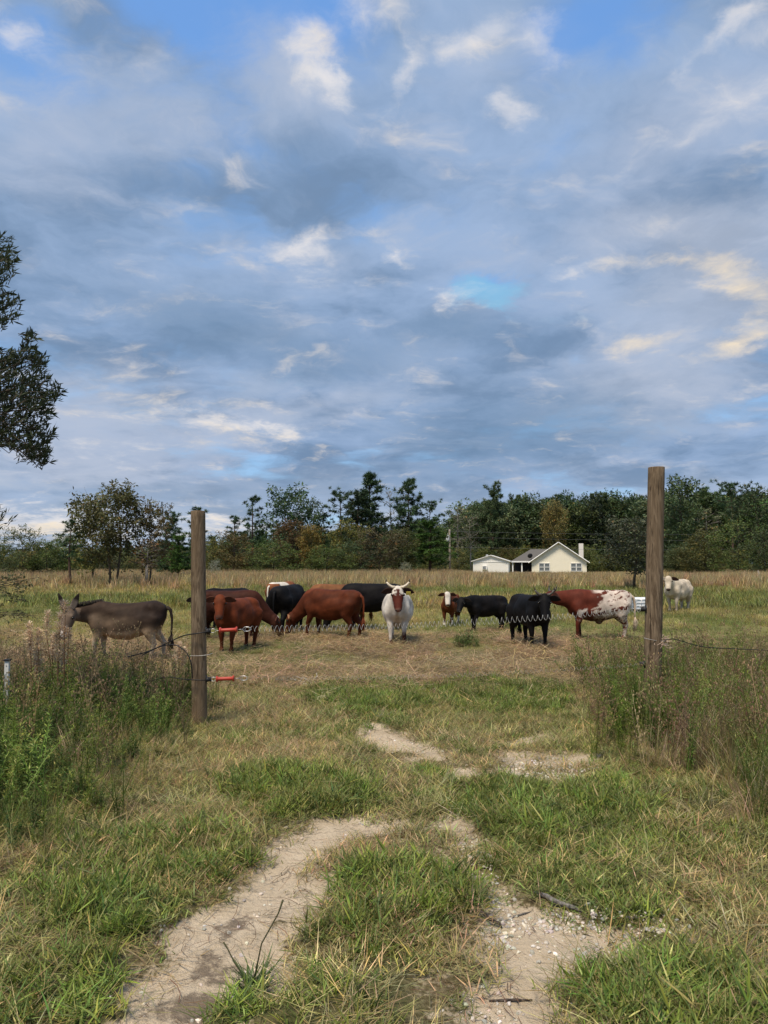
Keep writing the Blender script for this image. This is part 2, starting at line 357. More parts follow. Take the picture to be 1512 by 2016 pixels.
def ground_mat():
    m, t = new_mat('ground_soil_and_thatch'); v = t.n('ShaderNodeTexCoord').outputs['Object']
    za = t.n('ShaderNodeSeparateColor', i0=t.n('ShaderNodeAttribute', attribute_name='zone_a').outputs[0]).outputs
    zb = t.n('ShaderNodeSeparateColor', i0=t.n('ShaderNodeAttribute', attribute_name='zone_b').outputs[0]).outputs
    n1 = t.noise(v, 3.0, 6, .6); n2 = t.noise(v, 38.0, 5, .65); n3 = t.noise(v, 160.0, 3, .6); n4 = t.noise(v, .35, 5, .6)
    th = t.mix(t.ss(n2, .36, .66), (.12, .09, .048, 1), (.3, .245, .14, 1))
    th = t.mix(t.ss(n1, .45, .65, 0, .6), th, (.12, .12, .05, 1))
    sand = t.mix(t.ss(n1, .3, .7), (.5, .405, .285, 1), (.63, .525, .39, 1))
    sand = t.mix(t.ss(n2, .5, .72, 0, .55), sand, (.3, .235, .16, 1)); sand = t.mix(t.ss(n3, .62, .72, 0, .8), sand, (.62, .57, .48, 1))
    dirt = t.ss(t.m('ADD', zb[2], t.m('MULTIPLY', t.m('SUBTRACT', t.noise(v, 22.0, 6, .75), .5), 2.6)), .3, 1.0, 0, .8); sand = t.mix(dirt, sand, (.13, .1, .075, 1))
    g = t.mix(za[1], th, (.075, .085, .03, 1))
    edge = t.ss(t.m('ADD', za[0], t.m('MULTIPLY', t.m('SUBTRACT', n2, .5), 1.5)), .3, .75)
    g = t.mix(edge, g, sand)
    hay = t.mix(t.ss(n2, .35, .65), (.12, .09, .055, 1), (.33, .25, .15, 1)); g = t.mix(za[2], g, hay)
    farc = t.mix(t.ss(n4, .35, .65), (.17, .175, .06, 1), (.25, .22, .09, 1)); farc = t.mix(t.ss(n2, .4, .7, 0, .5), farc, (.09, .09, .035, 1))
    g = t.mix(zb[0], g, farc)
    h = t.m('ADD', t.m('MULTIPLY', n2, .6), t.m('MULTIPLY', n3, .4))
    return finish(m, t, g, .95, .08, h, .9, .035)

# ------------------------------------------------------------------ the ground sheet
def grow(a, b, step, lim, f):
    o = [a]; s = step
    while o[-1] < lim: s *= f; o.append(o[-1] + s)
    return o
def build_ground():
    core = np.arange(-4.6, 4.6, .055); right = np.array(grow(core[-1], 0, .055, 900, 1.11))[1:]
    xs = np.concatenate([-right[::-1], core, right])
    cy = np.arange(2.4, 11.5, .055); fy = np.array(grow(cy[-1], 0, .055, 1800, 1.07))[1:]; by = 2.4 - (np.array(grow(0, 0, .06, 60, 1.25))[1:])
    ys = np.concatenate([by[::-1], cy, fy])
    X, Y = np.meshgrid(xs, ys); x, y = X.ravel(), Y.ravel(); z = zones(x, y)
    V = np.stack([x, y, gz(x, y, z)], 1); nx, ny = len(xs), len(ys)
    i = (np.arange(ny - 1)[:, None] * nx + np.arange(nx - 1)[None, :]).ravel()
    me = mk_data('ground', V, np.stack([i, i + 1, i + nx + 1, i + nx], 1))
    for nm, ch in (('zone_a', (z['sand'], np.maximum(z['turf'], .8 * (z['left'] + z['right'])), z['hay'])), ('zone_b', (z['far'] * (1 - .7 * z['hay']), z['gf'], z['stain']))):
        a = me.attributes.new(nm, 'FLOAT_COLOR', 'POINT'); c = np.ones((len(V), 4), np.float32)
        for k in range(3): c[:, k] = np.clip(ch[k], 0, 1)
        a.data.foreach_set('color', c.ravel())
    tag(put('ground', me, ground_mat()), 'sandy pasture ground with a worn two-rut track through grass', 'ground', kind='structure')
build_ground()

# ------------------------------------------------------------------ scatter machinery (grass and other uncountable ground cover)
def blade_arrays(n, L, W, spread, lean, curve, seg=3, cols=None, rs=None):
    rs = rs or rng; V = []; F = []; C = []
    for _ in range(n):
        a = rs.uniform(0, 2 * math.pi); r = spread * math.sqrt(rs.random()); b = rs.uniform(0, 2 * math.pi)
        base = np.array([r * math.cos(b), r * math.sin(b), -.01]); l = rs.uniform(*L); wd = rs.uniform(*W)
        th = rs.uniform(*lean); cv = rs.uniform(*curve); az = np.array([math.cos(a), math.sin(a)])
        tw = rs.uniform(-.9, .9); side = np.array([-math.sin(a + tw), math.cos(a + tw), 0]); pos = base.copy(); o = len(V)
        c = cols(rs)
        for k in range(seg + 1):
            ww = wd * (.75 + .35 * (k == 1)) if k < seg else wd * .12
            V += [pos - side * ww / 2, pos + side * ww / 2]; C += [c, c]
            t = th + cv * k / seg; pos = pos + np.array([az[0] * math.sin(t), az[1] * math.sin(t), math.cos(t)]) * l / seg
            if pos[2] < .004: pos[2] = .004
        for k in range(seg): q = o + 2 * k; F.append((q, q + 1, q + 3, q + 2))
    return V, F, C
def proto_col(name, meshes, mat):
    c = bpy.data.collections.new(name)
    for k, me in enumerate(meshes):
        if not me.materials: me.materials.append(mat)
        o = bpy.data.objects.new('%s_%02d' % (name, k), me); c.objects.link(o)
    return c
def scatter(name, coll, x, y, zz, scl, tint, rot=None, label=None, cat=None, nvar=4):
    n = len(x)
    me = bpy.data.meshes.new(name); me.vertices.add(n)
    me.vertices.foreach_set('co', np.stack([x, y, zz], 1).astype(np.float32).ravel())
    if rot is None: rot = np.stack([rng.normal(0, .12, n), rng.normal(0, .12, n), rng.uniform(0, 6.28, n)], 1)
    for nm, typ, key, arr in (('rot', 'FLOAT_VECTOR', 'vector', rot), ('scl', 'FLOAT', 'value', scl), ('vid', 'INT', 'value', rng.integers(0, nvar, n))):
        a = me.attributes.new(nm, typ, 'POINT'); a.data.foreach_set(key, np.asarray(arr, np.int32 if typ == 'INT' else np.float32).ravel())
    a = me.attributes.new('tint', 'FLOAT_COLOR', 'POINT'); c = np.ones((n, 4), np.float32); c[:, :3] = tint; a.data.foreach_set('color', c.ravel())
    g = bpy.data.node_groups.new(name, 'GeometryNodeTree')
    g.interface.new_socket('Geometry', in_out='INPUT', socket_type='NodeSocketGeometry'); g.interface.new_socket('Geometry', in_out='OUTPUT', socket_type='NodeSocketGeometry')
    t = NT(g); gi = t.n('NodeGroupInput'); go = t.n('NodeGroupOutput')
    att = lambda nm, dt: next(s for s in t.n('GeometryNodeInputNamedAttribute', data_type=dt, in_Name=nm).outputs if s.enabled and s.name == 'Attribute')
    ci = t.n('GeometryNodeCollectionInfo', in_Collection=coll, in_Separate_Children=True, in_Reset_Children=True)
    ip = t.n('GeometryNodeInstanceOnPoints', in_Points=gi.outputs[0], in_Instance=ci.outputs[0], in_Pick_Instance=True)
    t.put(ip.inputs['Instance Index'], att('vid', 'INT')); t.put(ip.inputs['Rotation'], att('rot', 'FLOAT_VECTOR')); t.put(ip.inputs['Scale'], att('scl', 'FLOAT'))
    t.put(go.inputs[0], ip.outputs[0])
    o = put(name, me); md = o.modifiers.new('scatter', 'NODES'); md.node_group = g
    return tag(o, label, cat, kind='stuff')
def spots(y0, y1, dens, slope=.56, pad=.6):
    area = .5 * ((slope * y0 + pad) + (slope * y1 + pad)) * 2 * (y1 - y0); n = int(area * dens)
    w0, w1 = slope * y0 + pad, slope * y1 + pad
    u = rng.random(n); yy = y0 + (np.sqrt(w0 * w0 + u * (w1 * w1 - w0 * w0)) - w0) / (w1 - w0) * (y1 - y0)
    return (rng.random(n) * 2 - 1) * (slope * yy + pad), yy
def jit(n, base, dv=.25, dh=.08):
    b = np.array(base)[None, :] if np.ndim(base) == 1 else base
    return np.clip(b * np.exp(rng.normal(0, dv, (n, 1))) * np.exp(rng.normal(0, dh, (n, 3))), 0, .9)
def mixc(a, b, f): return np.array(a)[None, :] * (1 - f[:, None]) + np.array(b)[None, :] * f[:, None]
def gcol(dry=.15, dryc=(2.2, 1.5, 2.4)):
    def f(rs):
        k = rs.uniform(.65, 1.4)
        return tuple(k * q for q in dryc) if rs.random() < dry else (k * rs.uniform(.85, 1.2), k, k * rs.uniform(.7, 1.2))
    return f
def tufts(name, nv, mat, *a, **k): return proto_col(name, [mk_data(name, *blade_arrays(*a, **k)) for _ in range(nv)], mat)
C_TURF = tufts('turf_tuft', 6, M_GRASS, 36, (.05, .145), (.0045, .009), .085, (.45, 1.4), (.1, .6), 3, gcol(.08))
C_SHORT = tufts('short_tuft', 5, M_GRASS, 30, (.03, .09), (.003, .006), .1, (.5, 1.45), (.1, .5), 2, gcol(.3))
C_THATCH = tufts('thatch_tuft', 5, M_GRASS, 34, (.08, .24), (.002, .0045), .12, (1.0, 1.6), (-.2, .3), 2, gcol(0))
C_TALL = tufts('tall_tuft', 5, M_GRASS, 40, (.3, .75), (.003, .0065), .1, (.05, .55), (.2, 1.1), 4, gcol(.25, (1.7, 1.4, 2.2)))
C_PAST = tufts('pasture_tuft', 5, M_GRASS, 44, (.06, .2), (.004, .008), .16, (.2, 1.2), (.1, .8), 2, gcol(.2, (1.3, 1.2, 1.8)))
C_SEDGE = tufts('sedge_tuft', 4, M_GRASS, 46, (.4, .95), (.012, .028), .28, (.02, .5), (.05, .45), 2, gcol(0))
C_FAR = tufts('far_tuft', 4, M_GRASS, 40, (.12, .36), (.012, .024), .3, (.05, .9), (.05, .6), 2, gcol(.2, (1.25, 1.15, 1.7)))
def leafy(nst, Hh, leafL, leafW, nl, lean=.35, cols=None, spread=.08, stemc=(.8, .9, .7)):
    V, F, C = [], [], []
    mb = MB()
    for _ in range(nst):
        a = rng.uniform(0, 6.28); h = rng.uniform(*Hh); th = rng.uniform(0, lean); b = rng.uniform(0, 6.28); r = spread * rng.random()
        pts = []; p = Vector((r * math.cos(b), r * math.sin(b), 0)); cv = rng.uniform(-.2, .6)
        for k in range(5):
            pts.append(p.copy()); t = th + cv * k / 4; p = p + Vector((math.sin(t) * math.cos(a), math.sin(t) * math.sin(a), math.cos(t))) * h / 4
        mb.tube(pts, [.0035, .003, .0026, .002, .001], 3, stemc)
        for k in range(nl):
            f = rng.uniform(.12, 1.0) * 4; i = min(int(f), 3); q = pts[i].lerp(pts[i + 1], f - i)
            az = rng.uniform(0, 6.28); el = rng.uniform(-.2, .9); d = Vector((math.cos(az) * math.cos(el), math.sin(az) * math.cos(el), math.sin(el)))
            d, s, u = frame_for(d); l = rng.uniform(*leafL); wd = rng.uniform(*leafW); c = cols(rng)
            q0 = q + d * .006; mid = q0 + d * l * .45 + u * l * .06
            mb.add([q0, mid - s * wd / 2, q0 + d * l - u * l * .05, mid + s * wd / 2], [(0, 1, 2, 3)], c)
    return mb
C_LEAFY = proto_col('leafy_weed', [leafy(6, (.2, .5), (.025, .05), (.012, .022), 26, .6, gcol(.03)).data('leafy_weed', False) for _ in range(5)], M_GRASS)
C_FEATH = proto_col('feathery_weed', [leafy(5, (.3, .65), (.02, .045), (.004, .008), 60, .4, gcol(.1)).data('feathery_weed', False) for _ in range(4)], M_GRASS)
def stalky():
    mb = MB()
    for _ in range(4):
        a = rng.uniform(0, 6.28); h = rng.uniform(.4, .95); th = rng.uniform(0, .3); q = Vector((rng.normal(0, .06), rng.normal(0, .06), 0))
        d = Vector((math.sin(th) * math.cos(a), math.sin(th) * math.sin(a), math.cos(th))); k = rng.uniform(.7, 1.2); mb.tube([q, q + d * h * .5, q + d * h], [.004, .003, .0015], 3, (k, k, k))
        for _ in range(12):
            f = rng.uniform(.35, 1); b = q + d * h * f; e = Vector((rng.normal(), rng.normal(), rng.uniform(.4, 1.6))).normalized() * rng.uniform(.04, .16)
            mb.tube([b, b + e], [.002, .001], 3, (k, k, k))
            if rng.random() < .8: mb.ball(b + e, (.008, .008, .014), 4, 3, (k * 1.3, k * 1.25, k * 1.2))
    return mb
C_STALK = proto_col('dry_stalk', [stalky().data('dry_stalk', False) for _ in range(4)], M_GRASS)
def straws(n, L, W, rad, hgt):
    V, F, C = [], [], []
    for _ in range(n):
        c = np.array([rng.normal(0, rad), rng.normal(0, rad), rng.uniform(.003, hgt)]); a = rng.uniform(0, 6.28); l = rng.uniform(*L); cv = rng.normal(0, .35); wd = rng.uniform(*W)
        k = rng.uniform(.5, 1.3); col = (k, k * rng.uniform(.9, 1.05), k * rng.uniform(.8, 1.1)); o = len(V); p = c.copy(); el = rng.normal(0, .16)
        for j in range(4):
            s = np.array([-math.sin(a), math.cos(a), rng.normal(0, .3)]); V += [p - s * wd / 2, p + s * wd / 2]; C += [col, col]
            p = p + np.array([math.cos(a), math.sin(a), math.sin(el)]) * l / 3; p[2] = max(p[2], .003); a += cv
        F += [(o + 2 * j, o + 2 * j + 1, o + 2 * j + 3, o + 2 * j + 2) for j in range(3)]
    return mk_data('straw', V, F, C)
C_STRAW = proto_col('straw_wisp', [straws(26, (.08, .3), (.0025, .005), .13, .05) for _ in range(5)], M_GRASS)
C_NEEDLE = proto_col('pine_straw', [straws(7, (.06, .18), (.0016, .003), .1, .008) for _ in range(5)], M_GRASS)
def pebble():
    bm = bmesh.new(); bmesh.ops.create_icosphere(bm, subdivisions=1, radius=1)
    for v in bm.verts: v.co = Vector((v.co.x * 1.1, v.co.y * .85, v.co.z * .6)) * rng.uniform(.75, 1.2)
    me = bpy.data.meshes.new('pebble'); bm.to_mesh(me); bm.free()
    a = me.attributes.new('Col', 'FLOAT_COLOR', 'POINT'); a.data.foreach_set('color', np.ones(len(me.vertices) * 4, np.float32)); return me
C_PEB = proto_col('pebble', [pebble() for _ in range(5)], M_GRAVEL)

GREEN, DGREEN, YGREEN, STRAW, TAN, RUST = (.155, .225, .043), (.06, .10, .03), (.19, .195, .06), (.44, .37, .2), (.42, .33, .19), (.3, .17, .09)
def keep(x, y, p):
    k = rng.random(len(x)) < p; return x[k], y[k]
def build_cover():
    # turf clumps beside the ruts
    x, y = spots(2.5, 12.5, 300); z = zones(x, y); x, y = keep(x, y, np.clip(z['turf'], 0, 1) ** 1.3 * (1 - z['sand'] * .7) * np.where(y > 7, .85, 1)); z = zones(x, y)
    tint = jit(len(x), mixc(GREEN, (.155, .2, .06), rng.random(len(x))), .22) * (.7 + .6 * fbm(x * 1.7, y * 1.7, 3))[:, None]
    scatter('turf_grass', C_TURF, x, y, gz(x, y, z), rng.uniform(.6, 1.15, len(x)) * (.55 + .5 * z['turf']) * (.7 + .6 * fbm(x * 2.6 + 5, y * 2.6, 3)), tint, np.stack([rng.normal(0, .3, len(x)), rng.normal(0, .3, len(x)), rng.uniform(0, 6.28, len(x))], 1), 'thick green turf grass growing in clumps around the sandy ruts', 'grass', 5)
    x, y = spots(2.5, 12.5, 300); z = zones(x, y); m = fbm(x * 1.3 + 9, y * 1.3, 3)
    x, y = keep(x, y, np.clip((1 - z['sand']) * sstep(m, .22, .5) * (1 - .5 * z['hay']), 0, 1)); f = sstep(fbm(x * .9, y * .9 + 4, 3), .35, .65)
    scatter('short_grass', C_SHORT, x, y, gz(x, y), rng.uniform(.7, 1.4, len(x)), jit(len(x), mixc((.17, .225, .055), (.25, .245, .09), f), .25), None, 'short patchy grass between the bare ruts', 'grass', 5)
    x, y = spots(2.5, 12.5, 125); z = zones(x, y)
    x, y = keep(x, y, np.clip((1 - z['sand']) ** 1.5 * (1 - .7 * z['turf']) * (.35 + .8 * sstep(fbm(x * 1.1, y * 1.1 + 30, 3), .35, .6)), 0, 1))
    scatter('dead_thatch', C_THATCH, x, y, gz(x, y) + .004, rng.uniform(.6, 1.2, len(x)), jit(len(x), mixc(STRAW, (.25, .225, .1), rng.random(len(x))), .3), None, 'flattened straw coloured dead grass around the track', 'dead grass', 5)
    x, y = spots(2.5, 9, 34); z = zones(x, y); x, y = keep(x, y, .25 + .75 * (z['sand'] > .5))
    scatter('pine_straw', C_NEEDLE, x, y, gz(x, y) + .004, rng.uniform(.6, 1.2, len(x)), jit(len(x), (.17, .09, .05), .3), None, 'reddish pine needles strewn over the bare sand', 'pine needles', 5)
    x, y = spots(2.5, 9, 9); z = zones(x, y); x, y = keep(x, y, (1 - z['sand']) * (.3 + .7 * z['turf']))
    scatter('clover', C_LEAFY, x, y, gz(x, y), rng.uniform(.16, .34, len(x)), jit(len(x), mixc((.09, .15, .04), (.16, .18, .06), rng.random(len(x))), .25), None, 'small broad leafed weeds dotted through the turf', 'weeds', 5)
    # pebbles
    x, y = spots(2.5, 8, 4500); z = zones(x, y); g = np.zeros(len(x))
    for q, a in (((975, 1790, 50, 65), 1.0), ((1120, 1805, 120, 26), .8), ((1285, 1815, 70, 30), 1.0), ((1080, 1515, 120, 26), .55), ((940, 1700, 40, 70), .7), ((960, 1980, 90, 60), .3), ((1150, 1860, 160, 30), .3)):
        cx, cy, rx, ry = E(*q); g = np.maximum(g, a * sstep(np.sqrt(((x - cx) / rx)**2 + ((y - cy) / ry)**2), 1.25, .3))
    x, y = keep(x, y, np.clip(g * .8 + .02 * z['sand'], 0, 1)); n = len(x)
    s = np.clip(np.exp(rng.normal(-5.05, .6, n)), .002, .014)
    scatter('gravel', C_PEB, x, y, gz(x, y) + s * .2, s, jit(n, mixc((.56, .5, .41), (.4, .385, .36), rng.random(n)), .2, .04), rng.uniform(0, 6.28, (n, 3)) * np.array([.1, .1, 1]), 'pale limestone gravel and crumbs in the ruts', 'gravel', 5)
    # verges
    x, y = spots(3.2, 12.5, 75, .58, 1.2); z = zones(x, y); v = np.clip(z['left'] * (.3 + .6 * sstep(x, -3.2, -2.2)) + z['right'], 0, 1); x, y = keep(x, y, v * (.35 + .65 * sstep(fbm(x * .9, y * .9, 3), .3, .6)))
    f = sstep(fbm(x * .8 + 3, y * .8, 3), .35, .65); base = mixc((.18, .205, .055), (.29, .25, .115), f); hs = np.where(x > 0, rng.uniform(.4, .95, len(x)), rng.uniform(.3, .62, len(x)))
    hs = hs * (.5 + .55 * zones(x, y)['ed'])
    scatter('tall_grass', C_TALL, x, y, gz(x, y), hs, jit(len(x), base, .25), None, 'tall uncut grass going to seed on both verges', 'grass', 5)
    x, y = spots(3.2, 10.5, 120, .58, 1.2); z = zones(x, y); x, y = keep(x, y, np.clip(z['left'] * sstep(-x, 1.6, 3.0) + .35 * z['right'] * sstep(fbm(x, y, 3), .5, .62), 0, 1))
    scatter('leafy_weeds', C_LEAFY, x, y, gz(x, y), rng.uniform(.45, .95, len(x)) * (.5 + .5 * zones(x, y)['ed']), jit(len(x), mixc((.05, .1, .024), (.12, .155, .036), rng.random(len(x)) ** 2), .25), None, 'dark green leafy weeds massed along the left verge', 'weeds', 5)
    x, y = spots(3.6, 12.5, 26, .58, 1.2); z = zones(x, y); x, y = keep(x, y, np.clip(z['right'] * sstep(fbm(x * .8 + 8, y * .8, 3), .3, .5) + .35 * z['left'], 0, 1))
    scatter('feathery_weeds', C_FEATH, x, y, gz(x, y), rng.uniform(.7, 1.35, len(x)), jit(len(x), (.15, .2, .045), .25), None, 'bright feathery green weeds among the tall verge grass', 'weeds', 4)
    x, y = spots(5.6, 11.5, 24, .58, 1.2); z = zones(x, y); x, y = keep(x, y, np.clip(.6 * z['right'] + z['left'] * (.1 + .45 * sstep(y, 6.5, 8)), 0, 1))
    scatter('dry_stalks', C_STALK, x, y, gz(x, y), rng.uniform(.5, 1.0, len(x)), jit(len(x), mixc((.2, .135, .08), (.3, .235, .14), rng.random(len(x))), .25, .05), None, 'brown dead flower stalks standing in the verges', 'weeds', 4)
    # straw round the cattle
    x, y = spots(9, 22, 55, .56, 1); z = zones(x, y); x, y = keep(x, y, np.clip(z['hay'] + .1 * (y < 18), 0, 1))
    scatter('scattered_hay', C_STRAW, x, y, gz(x, y) + .005, rng.uniform(.8, 1.5, len(x)), jit(len(x), mixc((.5, .385, .23), (.3, .205, .115), rng.random(len(x))), .3), None, 'trampled hay scattered on the ground round the cattle', 'hay', 5)
    # pasture
    x, y = spots(11.5, 30, 34, .56, 1.5); z = zones(x, y); m = fbm(x * .35, y * .3, 3)
    x, y = keep(x, y, np.clip((1 - .8 * z['hay']) * (.35 + .65 * sstep(m, .3, .55)), 0, 1)); f = sstep(fbm(x * .3 + 7, y * .22, 3), .35, .65)
    scatter('pasture_grass', C_PAST, x, y, gz(x, y), rng.uniform(.5, 1.15, len(x)) * (.6 + .55 * sstep(y, 16, 24)), jit(len(x), mixc((.17, .195, .055), (.33, .29, .105), f), .22), None, 'yellow green pasture grass where the herd grazes', 'grass', 5)
    x, y = spots(28, 75, 5.5, .56, 2); f = sstep(fbm(x * .14 + 7, y * .09, 3), .35, .65)
    scatter('meadow_grass', C_FAR, x, y, gz(x, y), rng.uniform(.7, 1.4, len(x)), jit(len(x), mixc((.2, .215, .065), (.35, .3, .115), f), .2), None, 'pale meadow grass in the middle of the field', 'grass', 4)
    x, y = spots(44, 118, 2.6, .58, 3); x, y = keep(x, y, sstep(y + 14 * (fbm(x * .12, y * .1, 3) - .5), 38, 74)); f = rng.random(len(x))
    scatter('broomsedge', C_SEDGE, x, y, gz(x, y), rng.uniform(.7, 1.25, len(x)) * (1 - .5 * sstep(y, 70, 95) * sstep(x, 8, 14) * sstep(x, 46, 40)), jit(len(x), mixc((.36, .25, .13), (.42, .35, .18), f), .2, .07), None, 'tall brown broomsedge across the far side of the field', 'grass', 4)
build_cover()

# ------------------------------------------------------------------ trees
def clump(mb, c, r, n, L, W, rs=rng, droop=0.0, needle=False, dryp=0.0):
    c = Vector(c); sh = rs.uniform(.72, 1.25)
    for _ in range(n):
        v = Vector((rs.normal(), rs.normal(), rs.normal() * .8)).normalized()
        if needle:
            p = c + v * r * rs.uniform(0, .3); d = (v + Vector((0, 0, .35))).normalized()
        else:
            p = c + v * r * rs.random() ** .5; d = Vector((rs.normal(), rs.normal(), rs.normal() * .6 - droop)).normalized()
        d, s, u = frame_for(d); l = rs.uniform(*L); wd = rs.uniform(*W); t = rs.uniform(-1, 1); s = (s * math.cos(t) + u * math.sin(t))
        k = sh * rs.uniform(.75, 1.25); col = (k * rs.uniform(.9, 1.15), k, k * rs.uniform(.75, 1.2))
        if rs.random() < dryp: col = (k * 2.0, k * 1.15, k * .8)
        if needle: mb.add([p - s * wd / 2, p + s * wd / 2, p + d * l], [(0, 1, 2)], col)
        else: mb.add([p, p + d * l * .5 - s * wd / 2, p + d * l, p + d * l * .5 + s * wd / 2], [(0, 1, 2, 3)], col)
def pine(seed, H=10.0, base=.35, spread=.22, nbr=26, dens=1.0, flat=0.0):
    rs = np.random.default_rng(seed); tr, cr = MB(), MB(); pts = []; bx, by = rs.normal(0, .15), rs.normal(0, .15)
    for k in range(8): f = k / 7; pts.append(Vector((bx * math.sin(f * 3), by * math.sin(f * 2.4), f * H)))
    tr.tube(pts, [.16 * (1 - .88 * k / 7) + .01 for k in range(8)], 7)
    for i in range(nbr):
        f = base + (1 - base) * ((i + rs.random()) / nbr); z = f * H; p = Vector((bx * math.sin(f * 3), by * math.sin(f * 2.4), z))
        prof = (1 - (f - base) / (1 - base)); L = H * spread * ((.35 + .75 * prof ** .7) if not flat else (.5 + .5 * math.sin(3 * (1 - prof)))) * rs.uniform(.55, 1.15)
        if f < base + .08: L *= .7
        a = i * 2.4 + rs.normal(0, .5); el = rs.uniform(-.15, .45) + .5 * (f > .85); d = Vector((math.cos(a) * math.cos(el), math.sin(a) * math.cos(el), math.sin(el)))
        q = p + d * L; tip = q + Vector((0, 0, .12 * L)); tr.tube([p, p + d * L * .55, tip], [.05 * (1 - f) + .025, .022, .01], 4)
        for k in range(int((5 + 7 * L / (H * spread)) * dens)):
            g = rs.uniform(.35, 1.05); s = Vector((rs.normal(), rs.normal(), rs.normal() * .45)) * .17 * L
            clump(cr, p + d * L * g + Vector((0, 0, .1 * L * g)) + s, .34, 30, (.2, .46), (.05, .1), rs, needle=True)
    for k in range(4): clump(cr, pts[-1] + Vector((rs.normal(0, .12), rs.normal(0, .12), -k * .25)), .35, 22, (.25, .45), (.07, .13), rs, needle=True)
    return tr.data('trunk'), cr.data('crown', False)
def broad(seed, H=10.0, base=.25, width=.36, nlobe=13, ncl=16, leafn=13, stems=1, LL=(.26, .52), bush=False, droop=.15, dryp=.03, bare=0.0, oval=1.0):
    rs = np.random.default_rng(seed); tr, cr = MB(), MB(); W = H * width; c = Vector((0, 0, H * (base + (1 - base) * .48))); rz = H * (1 - base) * .5
    roots = [Vector((rs.normal(0, .2) * (stems > 1), rs.normal(0, .2) * (stems > 1), 0)) for _ in range(stems)]; forks = []
    for r0 in roots:
        top = Vector((r0.x * 2.5 + rs.normal(0, .2), r0.y * 2.5 + rs.normal(0, .2), H * (base + .12))); tr.tube([r0, r0.lerp(top, .5) + Vector((rs.normal(0, .08), rs.normal(0, .08), 0)), top], [.2 / stems ** .5, .15 / stems ** .5, .11 / stems ** .5], 7)
        e = Vector((rs.normal(0, .3), rs.normal(0, .3), H * .9)); tr.tube([top, top.lerp(e, .5), e], [.1 / stems ** .5, .05, .015], 5); forks.append((top, e))
    for i in range(nlobe):
        a = i * 2.4 + rs.normal(0, .4); f = (i + .5) / nlobe; zz = (1 - 2 * f); prof = math.sqrt(max(.05, 1 - abs(zz) ** 2.2)) * (1 if zz > 0 or bush else .85)
        r = W * prof * rs.uniform(.5, .92); lc = Vector((math.cos(a) * r, math.sin(a) * r, c.z + zz * rz * .86 * oval + rs.normal(0, .25)))
        if lc.z < .35: lc.z = .35
        t0, e0 = forks[i % len(forks)]; s0 = t0.lerp(e0, min(max((lc.z - t0.z) / max(e0.z - t0.z, .1) - .15, 0), .9)); mid = s0.lerp(lc, .5) + Vector((rs.normal(0, .15), rs.normal(0, .15), .1))
        tr.tube([s0, mid, lc], [.05, .03, .012], 4); lr = W * rs.uniform(.3, .5)
        for k in range(5):
            tq = lc + Vector((rs.normal(), rs.normal(), rs.normal() * .7)).normalized() * lr * rs.uniform(.7, 1.2); tr.tube([mid.lerp(lc, rs.uniform(.3, 1)), tq], [.018, .006], 3)
        if rs.random() < bare: continue
        for k in range(ncl):
            v = Vector((rs.normal(), rs.normal(), rs.normal() * .72)).normalized() * lr * rs.uniform(.35, 1.12)
            clump(cr, lc + v, .55, leafn, LL, (LL[0] * .45, LL[1] * .5), rs, droop, dryp=dryp)
    return tr.data('trunk'), cr.data('crown', False)
V_TREE = {
    'pine_tall': (M_PINEBARK, M_NEEDLE, [pine(11, base=.36, spread=.17, nbr=46, dens=.75), pine(12, base=.42, spread=.2, nbr=40, dens=.75)]),
    'pine_full': (M_PINEBARK, M_NEEDLE, [pine(13, base=.14, spread=.25, nbr=56, dens=1.0), pine(14, base=.2, spread=.28, nbr=52, dens=1.0)]),
    'pine_thin': (M_PINEBARK, M_NEEDLE, [pine(15, base=.4, spread=.22, nbr=20, dens=.6), pine(16, base=.3, spread=.2, nbr=24, dens=.55)]),
    'pine_flat': (M_PINEBARK, M_NEEDLE, [pine(17, base=.66, spread=.24, nbr=15, dens=.85, flat=1)]),
    'oak': (M_BARK, M_LEAF, [broad(21, base=.2, width=.36, nlobe=16, ncl=19), broad(22, base=.26, width=.4, nlobe=15, ncl=18), broad(23, base=.16, width=.32, nlobe=18, ncl=18)]),
    'open': (M_BARK, M_LEAF, [broad(24, base=.28, width=.36, nlobe=20, ncl=22, leafn=13, stems=2, droop=.5, LL=(.24, .46)), broad(25, base=.26, width=.32, nlobe=18, ncl=22, leafn=13, droop=.5, LL=(.24, .46))]),
    'bush': (M_BARK, M_LEAF, [broad(26, base=.02, width=.48, nlobe=18, ncl=20, bush=True, oval=1.05), broad(27, base=.02, width=.4, nlobe=18, ncl=20, bush=True, oval=1.05), broad(28, base=0.0, width=.55, nlobe=20, ncl=19, bush=True, oval=1.05)]),
    'bare': (M_PALEBARK, M_LEAF, [broad(29, base=.35, width=.2, nlobe=20, ncl=4, leafn=7, bare=.5), broad(30, base=.3, width=.24, nlobe=20, ncl=3, leafn=7, bare=.55)])}
_vi = {}
def crown_width(me):
    c = np.zeros(len(me.vertices) * 3); me.vertices.foreach_get('co', c); c = c.reshape(-1, 3); return 2 * float(np.percentile(np.abs(c[:, :2]), 94))
CW = {m.name: crown_width(m) for v in V_TREE.values() for _, m in v[2]}
